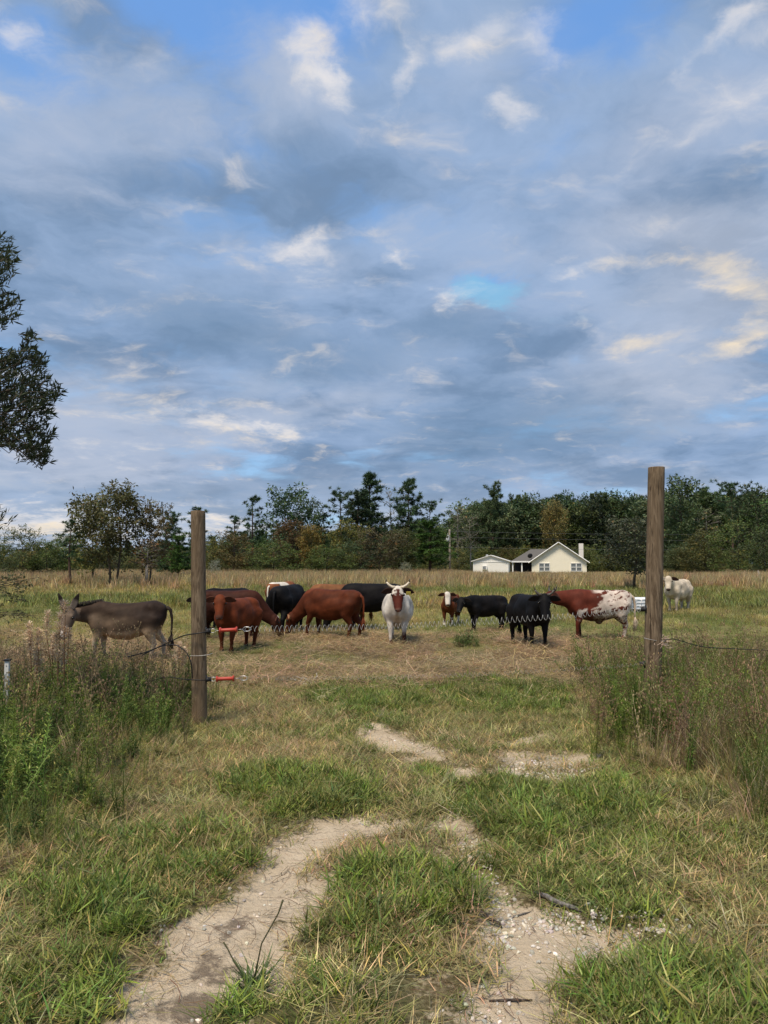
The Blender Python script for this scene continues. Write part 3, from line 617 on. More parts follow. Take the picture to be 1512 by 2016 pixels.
def tree(px, top, depth, wpx, kind, tint, label, cat='tree', group=None, base_px=None):
    mb_, ml_, var = V_TREE[kind]; i = _vi.get(kind, 0); _vi[kind] = i + 1; tm, cm = var[i % len(var)]
    p = at(base_px if base_px else px, HOR, depth); h = at(px, top, depth).z; wr = CW[cm.name]
    cz = np.zeros(len(cm.vertices) * 3); cm.vertices.foreach_get('co', cz); s = h / float(np.percentile(cz[2::3], 99.5)); sw = (wpx * depth / F_PX) / wr; sw = min(max(sw, s * .45), s * 1.9)
    nm = {'p': 'pine_tree', 'o': 'broadleaf_tree', 'b': 'shrub' if kind == 'bush' and h < 4.5 else 'bushy_tree' if kind == 'bush' else 'bare_tree'}[kind[0]]
    e = empty(nm, (p.x, p.y, gz1(p.x, p.y) - .05)); e.rotation_euler = (0, 0, (i * 2.39) % 6.28); tag(e, label, cat, group)
    t = put('trunk', tm, mb_, e); c = put('crown', cm, ml_, e); t.scale = c.scale = (sw, sw, s); c.color = (*tint, 1)
    return e
DK, DKP, MID, OLV, YEL, BRN, PALE, BRT = (.075, .115, .05), (.06, .11, .052), (.11, .155, .046), (.165, .17, .048), (.2, .155, .04), (.13, .09, .045), (.15, .165, .09), (.07, .14, .03)
TREES = [
    # the loose group standing in the field at the left
    (142, 1022, 50, 60, 'pine_thin', DKP, 'slim young pine with a bare lower trunk, left of the field group of trees', None, 141),
    (182, 972, 54, 80, 'oak', OLV, 'olive green tree with a single dark trunk, second from the left in the field group', None, 185),
    (238, 950, 51, 118, 'open', (.1, .105, .045), 'tallest airy tree with twin trunks in the middle of the field group', None, 224),
    (305, 982, 52, 78, 'oak', (.12, .1, .045), 'dark tree with one short trunk at the right of the field group', None, 295),
    (290, 1062, 49, 66, 'bare', (.15, .11, .06), 'low brown half bare tree in front of the dark tree of the field group'),
    (338, 1008, 70, 56, 'pine_full', DKP, 'dark green pine close behind the right edge of the field group'),
    (352, 1050, 66, 50, 'pine_full', BRT, 'bright green young pine between the field group and the left gate post'),
    (386, 998, 88, 54, 'pine_thin', DKP, 'thin topped pine rising directly behind the left gate post'),
    (42, 1036, 78, 80, 'bush', (.1, .125, .045), 'light green leafy tree near the left edge of the field'),
    (92, 1062, 80, 74, 'bush', MID, 'dark round shrub beside the light green tree at the left edge'),
    (8, 1070, 84, 66, 'bush', DK, 'dark low shrub at the very left edge of the tree line'),
    (132, 1052, 86, 66, 'oak', MID, 'mid green tree half hidden behind the slim young pine'),
    # the middle of the tree line
    (420, 1052, 96, 66, 'bush', OLV, 'olive green shrub just right of the left gate post'),
    (462, 1046, 94, 74, 'bush', (.13, .11, .045), 'yellowish brown shrub under the slim pines right of the left gate post'),
    (498, 975, 108, 56, 'pine_thin', DKP, 'slim see through pine left of the large dense dark trees'),
    (462, 1014, 106, 44, 'pine_thin', DKP, 'short thin pine left of the slim see through pine'),
    (568, 955, 108, 92, 'oak', DKP, 'large dense dark green tree, widest crown in the middle of the tree line'),
    (606, 974, 112, 62, 'oak', DK, 'dark tree leaning against the right of the widest dense crown'),
    (572, 1024, 100, 62, 'oak', (.12, .085, .042), 'reddish brown autumn tree in front of the widest dense crown'),
    (612, 1034, 96, 46, 'open', YEL, 'yellow autumn tree right of the reddish brown tree'),
    (540, 1066, 92, 104, 'bush', MID, 'wide mid green shrub under the reddish brown tree'),
    (636, 1010, 112, 40, 'pine_thin', DKP, 'small lone pine in the gap between the two tall groups of trees'),
    (668, 962, 112, 62, 'pine_flat', DKP, 'spreading dark pine at the left of the tall middle group'),
    (727, 930, 112, 54, 'pine_tall', DKP, 'tallest pine of the whole tree line with a narrow ragged top'),
    (712, 966, 108, 74, 'pine_full', (.045, .075, .038), 'full green pine against the foot of the tallest pine'),
    (768, 956, 114, 58, 'bare', PALE, 'pale thin leafed tree between the tallest pine and its right neighbour'),
    (806, 942, 110, 52, 'pine_tall', DKP, 'second tallest pine with a rounded top, right of the pale tree'),
    (848, 982, 112, 52, 'pine_flat', DKP, 'flat topped pine leaning above the bright green pine'),
    (845, 1020, 92, 82, 'pine_full', BRT, 'bright green young pine left of the utility pole'),
    (684, 1024, 98, 60, 'oak', OLV, 'olive yellow tree in front of the spreading dark pine'),
    (695, 1062, 92, 66, 'bush', DK, 'very dark shrub between the olive yellow tree and the brown tree'),
    (748, 1040, 86, 82, 'oak', (.105, .095, .05), 'brownish feathery tree standing in front of the tallest pines'),
    (790, 1040, 90, 56, 'oak', (.1, .11, .04), 'yellow green tree between the brownish tree and the bright young pine'),
    (645, 1074, 90, 74, 'bush', MID, 'mid green shrub left of the very dark shrub'),
    (424, 1102, 84, 24, 'bush', (.3, .33, .26), 'small whitish flowering shrub at the meadow edge by the left gate post', 'shrub'),
    (797, 1106, 84, 20, 'bush', (.3, .33, .24), 'small whitish flowering shrub at the foot of the bright young pine', 'shrub'),
    # behind the houses
    (902, 996, 120, 44, 'bare', PALE, 'pale bare tree right of the utility pole'),
    (928, 1010, 122, 36, 'bare', (.1, .1, .06), 'second bare tree, between the pale one and the wood above the shed'),
    (976, 950, 138, 54, 'pine_full', DK, 'tall pointed dark pine behind the gap between shed and house'),
    (944, 990, 142, 52, 'oak', DK, 'dark tree left of the tall pointed pine behind the shed'),
    (1010, 985, 144, 60, 'oak', DKP, 'dark tree just right of the tall pointed pine'),
    (1040, 972, 148, 56, 'oak', DK, 'dark tree top left of the yellow brown tree behind the house'),
    (1092, 986, 136, 46, 'open', (.19, .165, .055), 'tall yellow brown autumn tree directly behind the house gable'),
    (1130, 970, 148, 62, 'oak', DKP, 'dark tree right of the yellow brown tree behind the house'),
    (1166, 976, 142, 62, 'oak', (.036, .055, .034), 'dark tree behind the house chimney'),
    (1206, 968, 150, 60, 'oak', DK, 'dark tree between the chimney and the small grey green tree'),
    (1246, 972, 146, 58, 'oak', DKP, 'dark tree left of the right gate post top'),
    (1240, 1018, 46, 92, 'open', (.085, .1, .062), 'small grey green tree with a crooked trunk just left of the right gate post', None, 1246),
    (1284, 1000, 142, 60, 'oak', DK, 'dark tree mostly hidden behind the right gate post'),
    (1346, 938, 128, 78, 'oak', DK, 'tall broad dark tree right of the right gate post'),
    (1322, 985, 136, 50, 'oak', DKP, 'lower dark tree between the right gate post and the tall broad tree'),
    (1394, 1000, 134, 44, 'bare', PALE, 'thin pale tree in the gap between the two tall dark trees at the right'),
    (1442, 944, 124, 62, 'pine_flat', DKP, 'tall dark pine with a cloud like head near the right edge'),
    (1496, 956, 110, 96, 'oak', (.05, .075, .032), 'green tree cut by the right edge of the field'),
    (1388, 1040, 100, 70, 'bush', (.11, .115, .04), 'yellow green shrub under the tall broad dark tree'),
    (1452, 1022, 96, 90, 'bush', MID, 'mid green bushy tree under the cloud headed pine'),
    (1505, 1040, 90, 80, 'bush', (.065, .09, .036), 'leafy shrub at the right edge above the leaning stake'),
    (1340, 1068, 108, 56, 'bush', DK, 'dark shrub just right of the right gate post'),
]
for t_ in TREES:
    px, top, dep, wpx, kind, tint, lab = t_[:7]
    tree(px, top, dep, wpx, kind, tint, lab, t_[7] if len(t_) > 7 and t_[7] else 'tree', 'trees round the pasture', t_[8] if len(t_) > 8 else None)

def build_wood():
    # the unbroken wood behind, and the brush along its foot
    cn = bpy.data.collections.new('wood_tree')
    for k, (kind, i) in enumerate((('oak', 0), ('oak', 1), ('oak', 2), ('pine_full', 0), ('pine_full', 1))):
        mt, ml, var = V_TREE[kind]; tm, cm = var[i]
        a = MB(); nv = len(tm.vertices); co = np.zeros(nv * 3); tm.vertices.foreach_get('co', co)
        n2 = len(cm.vertices); c2 = np.zeros(n2 * 3); cm.vertices.foreach_get('co', c2); cc = np.zeros(n2 * 4); cm.attributes['Col'].data.foreach_get('color', cc)
        V = np.concatenate([co.reshape(-1, 3), c2.reshape(-1, 3)]); C = np.concatenate([np.ones((nv, 3)) * (.9, .7, .8), cc.reshape(-1, 4)[:, :3]])
        F = [tuple(p.vertices) for p in tm.polygons] + [tuple(q + nv for q in p.vertices) for p in cm.polygons]
        me = mk_data('wood_tree', V, F, C, False); me.materials.append(M_GRASS); cn.objects.link(bpy.data.objects.new('wood_tree_%d' % k, me))
    X, Y, S = [], [], []
    for px in np.arange(-200, 1750, 15):
        for dep in (146, 158, 170):
            ridge = np.interp(px, [-200, 0, 120, 380, 430, 620, 660, 880, 930, 1280, 1512, 1750], [1085, 1082, 1078, 1066, 1054, 1036, 1044, 1026, 990, 976, 972, 966])
            p = at(px + rng.normal(0, 7), ridge + rng.uniform(0, 22) - 4, dep + rng.normal(0, 3)); X.append(p.x); Y.append(p.y); S.append(p.z / 10)
    n = len(X); scatter('woodland', cn, np.array(X), np.array(Y), np.zeros(n) - .2, np.array(S), jit(n, mixc(DK, MID, rng.random(n) ** 2 * .8), .2), np.stack([np.zeros(n), np.zeros(n), rng.uniform(0, 6.28, n)], 1),
                         'dark unbroken wood of pines and oaks behind the field', 'woodland', 5)
    cb = bpy.data.collections.new('brush')
    for k in range(3):
        cm = V_TREE['bush'][2][k][1].copy(); cm.materials.clear(); cm.materials.append(M_GRASS); cb.objects.link(bpy.data.objects.new('brush_%d' % k, cm))
    X, Y, S = [], [], []
    for px in np.arange(-150, 1700, 13):
        for q in range(2):
            dep = rng.uniform(104, 118) if px < 900 or px > 1320 else rng.uniform(132, 142); p = at(px + rng.normal(0, 8), 1100, dep)
            X.append(p.x); Y.append(p.y); S.append(rng.uniform(.16, .42) if px < 900 or px > 1320 else rng.uniform(.28, .5))
    n = len(X); scatter('brush', cb, np.array(X), np.array(Y), np.zeros(n) - .1, np.array(S), jit(n, mixc(DK, OLV, rng.random(n)), .3), np.stack([np.zeros(n), np.zeros(n), rng.uniform(0, 6.28, n)], 1),
                         'tangled green brush along the foot of the tree line', 'brush', 3)
build_wood()

# ------------------------------------------------------------------ the near tree hanging in at the left
def leaf_twig(mb, lf, p, d, L, n, leafL=(.06, .1), lw=.22):
    d, s, u = frame_for(d); pts = [p + d * L * k / 3 + Vector((0, 0, -.02 * L * k * k)) for k in range(4)]; mb.tube(pts, [.004, .003, .002, .001], 3)
    for k in range(n):
        f = rng.uniform(.1, 1.0) * 3; i = min(int(f), 2); q = pts[i].lerp(pts[i + 1], f - i); az = rng.uniform(0, 6.28)
        e = (d * rng.uniform(.5, 1.1) + (s * math.cos(az) + u * math.sin(az)) * .6).normalized(); e, s2, u2 = frame_for(e); l = rng.uniform(*leafL); k2 = rng.uniform(.7, 1.3); t = rng.uniform(-1.2, 1.2); s2 = s2 * math.cos(t) + u2 * math.sin(t)
        lf.add([q, q + e * l * .4 - s2 * l * lw / 2, q + e * l, q + e * l * .4 + s2 * l * lw / 2], [(0, 1, 2, 3)], (k2, k2, k2 * .9))
def near_tree():
    e = empty('oak_tree', (-5.75, 7.4, gz1(-5.75, 7.4))); tag(e, 'dark narrow leafed tree reaching in over the left edge of the sky', 'tree')
    o = e.location.copy(); tr, lf = MB(), MB()
    top = Vector((-5.6, 7.4, 7.0)) - o
    tr.tube([(0, 0, -.05), (.03, .05, 1.5), (.1, 0, 3.4), top], [.2, .17, .13, .03], 9)
    lobe = [(-60, 620, 95, 175), (-75, 780, 110, 190)]
    shapes = [[(-40, 455), (15, 460), (30, 500), (30, 530), (8, 560), (44, 585), (40, 620), (15, 640), (-40, 640)],
              [(-40, 660), (10, 690), (40, 690), (58, 645), (72, 650), (70, 690), (86, 690), (92, 730), (122, 760), (118, 785), (100, 800), (105, 850), (96, 880), (108, 905), (60, 915), (40, 880), (-40, 860)],
              [(-40, 980), (8, 1000), (30, 1004), (26, 1022), (-10, 1050), (-40, 1060)]]
    for k, (poly, n) in enumerate(zip(shapes, (150, 560, 22))):
        xs = [q[0] for q in poly]; ys = [q[1] for q in poly]; c = 0; cyy = sum(ys) / len(ys)
        hub = at(-70, cyy + 20, 7.4) - o; tr.tube([(.08, 0, max(hub.z - 1.0, 1.2)), hub.lerp(Vector((.1, 0, hub.z)), .5), hub], [.06, .04, .025], 5)
        while c < n:
            px, py = rng.uniform(min(xs), max(xs)), rng.uniform(min(ys), max(ys))
            if not inside(np.array([px]), np.array([py]), poly)[0]: continue
            c += 1; p = at(px, py, rng.uniform(6.7, 8.0)) - o; d = Vector((rng.uniform(.2, 1.0), rng.normal(0, .5), rng.uniform(.1, 1.0))); L = rng.uniform(.1, .2)
            p = p - d.normalized() * L * .8; leaf_twig(tr, lf, p, d, L, 9 if k < 2 else 4, (.055, .095))
            if c % 9 == 0: tr.tube([p, p.lerp(hub, .3) + Vector(rng.normal(0, .05, 3)), p.lerp(hub, .65) + Vector(rng.normal(0, .07, 3)), hub], [.003, .005, .008, .014], 4)
    for _ in range(900):                                             # the rest of the crown, outside the picture
        v = Vector((rng.normal(), rng.normal(), rng.normal())).normalized() * rng.random() ** .4; p = Vector((-.9 + v.x * 1.1, v.y * 1.6, 5.0 + v.z * 2.1))
        leaf_twig(tr, lf, p, v + Vector((0, 0, .4)), .2, 8, (.06, .1))
    tr.build('trunk', M_BARK, e); c = lf.build('crown', M_LEAF, e, False); c.color = (.04, .055, .03, 1)
    # a thin wild sapling below it, further out
    e = empty('sapling', (-7.6, 13.2, gz1(-7.6, 13.2))); tag(e, 'sparse twiggy sapling with small leaves at the left edge beside the donkey', 'shrub'); o = e.location.copy(); tr, lf = MB(), MB()
    tr.tube([(0, 0, -.05), (.1, 0, .5), (.15, 0, 1.2)], [.03, .025, .01], 5)
    for _ in range(130):
        px, py = rng.uniform(-60, 42), rng.uniform(1120, 1215); p = at(px, py, rng.uniform(12.6, 13.8)) - o; leaf_twig(tr, lf, p, Vector((1, rng.normal(0, .6), rng.normal(0, .4))), .16, 7, (.035, .06), .45)
    for (px, py) in ((60, 1146), (78, 1136), (55, 1208), (74, 1212), (40, 1138)):
        q = at(px, py, 13.0) - o; s = Vector((.13, 0, max(.3, min(1.1, q.z - .1)))); tr.tube([s, s.lerp(q, .5) + Vector((0, 0, .06)), q], [.012, .008, .003], 4)
        for _ in range(7): leaf_twig(tr, lf, s.lerp(q, rng.uniform(.4, 1)), Vector((1, rng.normal(0, .5), rng.normal(0, .6))), .14, 5, (.03, .055), .45)
    tr.build('trunk', M_BARK, e); c = lf.build('crown', M_LEAF, e, False); c.color = (.07, .085, .035, 1)
near_tree()

# ------------------------------------------------------------------ buildings
def siding_mat(name, col):
    m, t = new_mat(name); v = t.n('ShaderNodeTexCoord').outputs['Object']; z = t.n('ShaderNodeSeparateXYZ', i0=v).outputs[2]
    lap = t.m('FRACT', t.m('DIVIDE', z, .19)); n = t.noise(v, 2.0, 4); c = t.mix(n, tuple(k * .9 for k in col) + (1,), (*col, 1))
    return finish(m, t, c, .6, .3, t.m('MULTIPLY', lap, -1.0), .5, .02)
M_CREAM = siding_mat('cream_siding', (.88, .83, .68)); M_SHED = siding_mat('pale_siding', (.88, .87, .82)); M_TRIM = plain('white_trim', (.82, .82, .8), .5)
M_SHINGLE = plain('grey_shingle', (.12, .115, .11), .9, .1, 0, .35, 20); M_PANE = plain('window_pane', (.16, .18, .19), .08, .6); M_GREYBOX = plain('grey_plastic', (.3, .31, .32)); M_DARK = plain('dark_plastic_and_shade', (.025, .025, .027), .5)
M_BRICKW = plain('white_brick', (.75, .72, .66), .8)
def prism(mb, x0, x1, y0, y1, z0, ze, zr, col=(1, 1, 1)):        # gable-ended box, ridge along Y
    xm = (x0 + x1) / 2; V = [(x0, y0, z0), (x1, y0, z0), (x1, y0, ze), (xm, y0, zr), (x0, y0, ze)]; V += [(a, y1, c) for a, b, c in V]
    mb.add(V, [(0, 1, 2, 3, 4), (9, 8, 7, 6, 5), (0, 5, 6, 1), (1, 6, 7, 2), (4, 9, 5, 0), (2, 7, 8, 3), (3, 8, 9, 4)], col)
def gable_roof(mb, x0, x1, y0, y1, ze, zr, over=.35, th=.14):
    xm = (x0 + x1) / 2; k = (zr - ze) / (x1 - xm); zo = ze - k * over
    for sx, xe in ((-1, x0 - over), (1, x1 + over)):
        V = [(xm, y0 - over, zr + .02), (xe, y0 - over, zo + .02), (xe, y0 - over, zo + th + .02), (xm, y0 - over, zr + th + .02)]; V += [(a, y1 + over, c) for a, b, c in V]
        mb.add(V, [(0, 1, 2, 3), (7, 6, 5, 4), (0, 4, 5, 1), (1, 5, 6, 2), (2, 6, 7, 3), (3, 7, 4, 0)])
def house():
    D = 118.0; k = D / F_PX; X = lambda px: (px - CX) * k; Z = lambda py: H_CAM + (HOR - py) * k
    e = empty('house', (X(1100), D, 0), R(-14.5)); tag(e, 'cream clapboard house with white gable trim and a chimney in front of the dark wood', 'house'); ox = X(1100)
    x0, x1, ze, zr = X(1047) - ox, X(1152) - ox, Z(1105), Z(1069)
    b = MB(); prism(b, x0, x1, 0, 12, -.1, ze, zr); b.build('wall', M_CREAM, e, False)
    r = MB(); gable_roof(r, x0, x1, 0, 12, ze, zr, .42, .07); r.build('roof', M_SHINGLE, e, False)
    f = MB(); xm = (x0 + x1) / 2; sl = math.atan2(zr - ze, x1 - xm); kx = .42
    for sg, xe in ((-1, x0), (1, x1)):
        f.tube([(xe + sg * (kx + .05), -.5, ze - (zr - ze) / (x1 - xm) * kx + .03), (xm, -.5, zr + .09)], .08, 4)
    f.build('gable_trim', M_TRIM, e, False)
    for px in (1071.5, 1132.5):
        wx = X(px) - ox; ww, wh, wz = 20.5 * k, 15.5 * k, Z(1116.5); g = MB()
        for dx in (-.5, 0, .5): g.box((wx + dx * ww, -.05, wz), (.11 if dx else .14, .12, wh + .1))
        for dz in (-.5, 0, .5): g.box((wx, -.052, wz + dz * wh), (ww + .1, .116, .09))
        w_ = g.build('window', M_TRIM, e, False)
        for sx in (-.25, .25):
            for sz in (-.25, .25): p = MB(); p.box((wx + sx * ww, -.02, wz + sz * wh), (ww * .5 - .06, .05, wh * .5 - .05)); p.build('pane', M_PANE, w_, False)
    c = MB(); c.box((X(1142.5) - ox, 5, (Z(1075) + 1.0) / 2 + .5), (9 * k, .8, Z(1075) - 1.0)); ch = c.build('chimney', M_BRICKW, e, False)
    q = MB(); q.tube([(X(1142) - ox, 5, Z(1075)), (X(1142) - ox, 5, Z(1071.5))], .16, 8); q.build('flue_pipe', M_GREYBOX, ch)
    # porch with its hipped grey roof
    px0, pz = X(1006) - ox, Z(1104.5); rz, ra, rb = Z(1080), X(1042) - ox, X(1075) - ox; rf = MB(); yb = 9.0
    V = [(px0, .6, pz), (x0 + .8, .6, pz), (rb, 5, rz), (ra, 5, rz), (px0, yb, pz), (x0 + .8, yb, pz)]
    rf.add(V, [(0, 1, 2, 3), (0, 3, 4), (4, 3, 2, 5), (0, 4, 5, 1)]); rf.build('porch_roof', M_SHINGLE, e, False)
    t = MB(); t.box(((px0 + x0) / 2, .58, pz - .1), (x0 - px0, .08, .22)); t.build('fascia', M_TRIM, e, False)
    for px in (1009, 1027): p = MB(); p.box((X(px) - ox, .9, pz / 2 - .1), (.2, .2, pz - .2)); p.build('porch_post', M_TRIM, e, False)
    p = MB(); p.box(((px0 + x0) / 2 + .6, 6.2, pz / 2 - .1), (x0 - px0 + 1, .2, pz - .25)); p.build('porch_shade_panel', M_DARK, e, False)  # near-black backing panel, stands in for the shade inside the open porch
    p = MB(); p.box(((px0 + x0) / 2, 3.2, .12), (x0 - px0, 5.2, .24)); p.build('porch_floor', M_GREYBOX, e, False)
    dsh = MB(); c0 = Vector((X(1043.5) - ox, .7, Z(1094))); dsh.ball(c0, (.45, .1, .4), 14, 6, rot=Euler((.3, 0, .5)).to_matrix()); dsh.tube([c0, c0 + Vector((.15, .9, -.4))], .04, 5); dsh.tube([c0, c0 + Vector((-.2, -.45, -.1))], .02, 4); dsh.build('satellite_dish', M_DARK, e)
    # the shed
    D = 113.0; k = D / F_PX; ox = X = None
    X = lambda px: (px - CX) * k; Z = lambda py: H_CAM + (HOR - py) * k; ox = X(966)
    e = empty('shed', (ox, D, 0), R(-11.5)); tag(e, 'small pale gabled shed with a wall air conditioner left of the house', 'shed'); x0, x1, ze, zr = X(931) - ox, X(1000) - ox, Z(1105), Z(1094)
    b = MB(); prism(b, x0, x1, 0, 7, -.1, ze, zr); b.build('wall', M_SHED, e, False)
    r = MB(); gable_roof(r, x0, x1, 0, 7, ze, zr, .3, .1); r.build('roof', M_TRIM, e, False)
    t = MB()
    for xx in (x0 + .08, x1 - .08): t.box((xx, -.02, ze / 2), (.16, .06, ze))
    t.box(((x0 + x1) / 2, -.022, ze - .08), (x1 - x0 - .34, .05, .12)); t.build('corner_trim', M_TRIM, e, False)
    a = MB(); ax, azz = X(954) - ox, Z(1117.5); a.box((ax, -.18, azz), (9.5 * k, .4, 7.5 * k)); u = a.build('air_conditioner', M_TRIM, e, False)
    g = MB()
    for j in range(6): g.box((ax - .05, -.39, azz - .2 + j * .08), (.46, .03, .045))
    g.build('grille', M_GREYBOX, u, False)
    v = MB(); v.ball((X(957) - ox, 2, zr - .0), (.22, .22, .22)); v.build('roof_vent', M_GREYBOX, e)
house()

M_POLE = bark_mat('pole_wood', (.2, .17, .14), (.34, .3, .26), 20, 1.5); M_WIREG = plain('wire_grey', (.12, .125, .13), .6); M_WIRE = plain('wire_black', (.03, .03, .032), .5); M_METAL = plain('galvanised_metal', (.5, .5, .5), .4, .5, .9); M_STEELW = plain('zinc_wire', (.42, .41, .39), .45, .5, .3)
def utility():
    D = 104.0; p = at(885.5, HOR, D); e = empty('utility_pole', (p.x, p.y, 0)); tag(e, 'wooden utility pole with a grey transformer left of the shed', 'utility pole'); zt = at(885, 1042, D).z
    m = MB(); m.tube([(0, 0, -.3), (0, 0, zt)], [.17, .12], 10); m.build('pole', M_POLE, e)
    m = MB(); z = at(885, 1060, D).z; m.tube([(-.28, -.1, z - .5), (-.28, -.1, z - .45), (-.28, -.1, z + .38), (-.28, -.1, z + .45)], [.2, .25, .25, .16], 12); t = m.build('transformer', plain('transformer_grey', (.55, .57, .6)), e)
    m = MB(); m.tube([(-.28, -.1, z + .44), (-.28, -.1, z + .7)], [.05, .03], 8); m.build('bushing', M_GREYBOX, t)
    for zz in (zt - .25, zt - 1.1): m = MB(); m.tube([(0, -.13, zz), (0, -.3, zz)], .05, 6); m.build('insulator', M_GREYBOX, e)
    for (py, py2, lab) in ((1046, 1046, 'topmost thin power line running right from the utility pole'), (1057, 1058, 'middle thin power line running right from the utility pole'), (1077, 1075, 'lowest thin power line running right from the utility pole above the house roof')):
        a = at(886, py, D); b = at(1760, py2, 126); n = 24; m = MB(); m.tube([a.lerp(b, k / n) - Vector((0, 0, .5 * 4 * (k / n) * (1 - k / n))) - a for k in range(n + 1)], .014, 4)
        o = m.build('power_line', M_WIREG); o.location = a; tag(o, lab, 'power line', 'power lines along the wood')
    q = at(1500, HOR, 62); s = MB(); s.tube([(0, 0, -.2), (-.35, 0, 1.1)], .05, 6); o = s.build('fence_stake', M_POLE); o.location = (q.x, q.y, 0); tag(o, 'thin leaning wooden stake in the brown grass at the right edge', 'stake')
utility()

# ------------------------------------------------------------------ animals
def hide_mat():
    m, t = new_mat('animal_hide'); v = t.n('ShaderNodeTexCoord').outputs['Object']
    a = t.n('ShaderNodeAttribute', attribute_name='Col').outputs[0]; n = t.noise(t.vm('MULTIPLY', v, (1, 1, .5)), 9.0, 5, .6); f = t.noise(t.vm('MULTIPLY', v, (60, 60, 22)), 1.0, 3, .6)
    c = t.mix(1.0, a, t.mix(n, (.58, .56, .55, 1), (1.32, 1.3, 1.28, 1)), 'MULTIPLY')
    return finish(m, t, c, .68, .13, t.m('ADD', t.m('MULTIPLY', f, .5), n), .35, .015)
M_HIDE = hide_mat(); M_EYE = plain('eye_dark', (.008, .006, .005), .12, .6, 0, 0); M_HORN = plain('horn', (.62, .54, .42), .45); M_HORNTIP = plain('horn_dark', (.07, .06, .05), .45)
M_TAG = plain('ear_tag_green', (.05, .5, .38), .5, .3, 0, .05); M_TAGY = plain('ear_tag_yellow', (.75, .6, .12), .5, .3, 0, .05); M_TAILHAIR = leaf_mat('tail_hair', False, 0.0, .7)
def remesh(mb, vox, it=5):
    me = mb.data('body'); o = bpy.data.objects.new('tmp', me); COL.objects.link(o)
    a = o.modifiers.new('r', 'REMESH'); a.mode = 'VOXEL'; a.voxel_size = vox; a.use_smooth_shade = True
    b = o.modifiers.new('s', 'SMOOTH'); b.factor = .5; b.iterations = it
    dg = bpy.context.evaluated_depsgraph_get(); dg.update(); r = bpy.data.meshes.new_from_object(o.evaluated_get(dg)); bpy.data.objects.remove(o); bpy.data.meshes.remove(me)
    for at_ in [q.name for q in r.attributes if q.name == 'Col']: r.attributes.remove(r.attributes[at_])
    r.name = 'body'; return r
def n3(P, s, seed=0.0):
    v = (fbm(P[:, 0] * s + 11 + seed, P[:, 2] * s + 5, 4) + fbm(P[:, 1] * s + 31 + seed, P[:, 2] * s + P[:, 0] * s * .3 + 8, 4)) / 2
    return np.clip((v - .5) * 2.3 + .5, 0, 1)
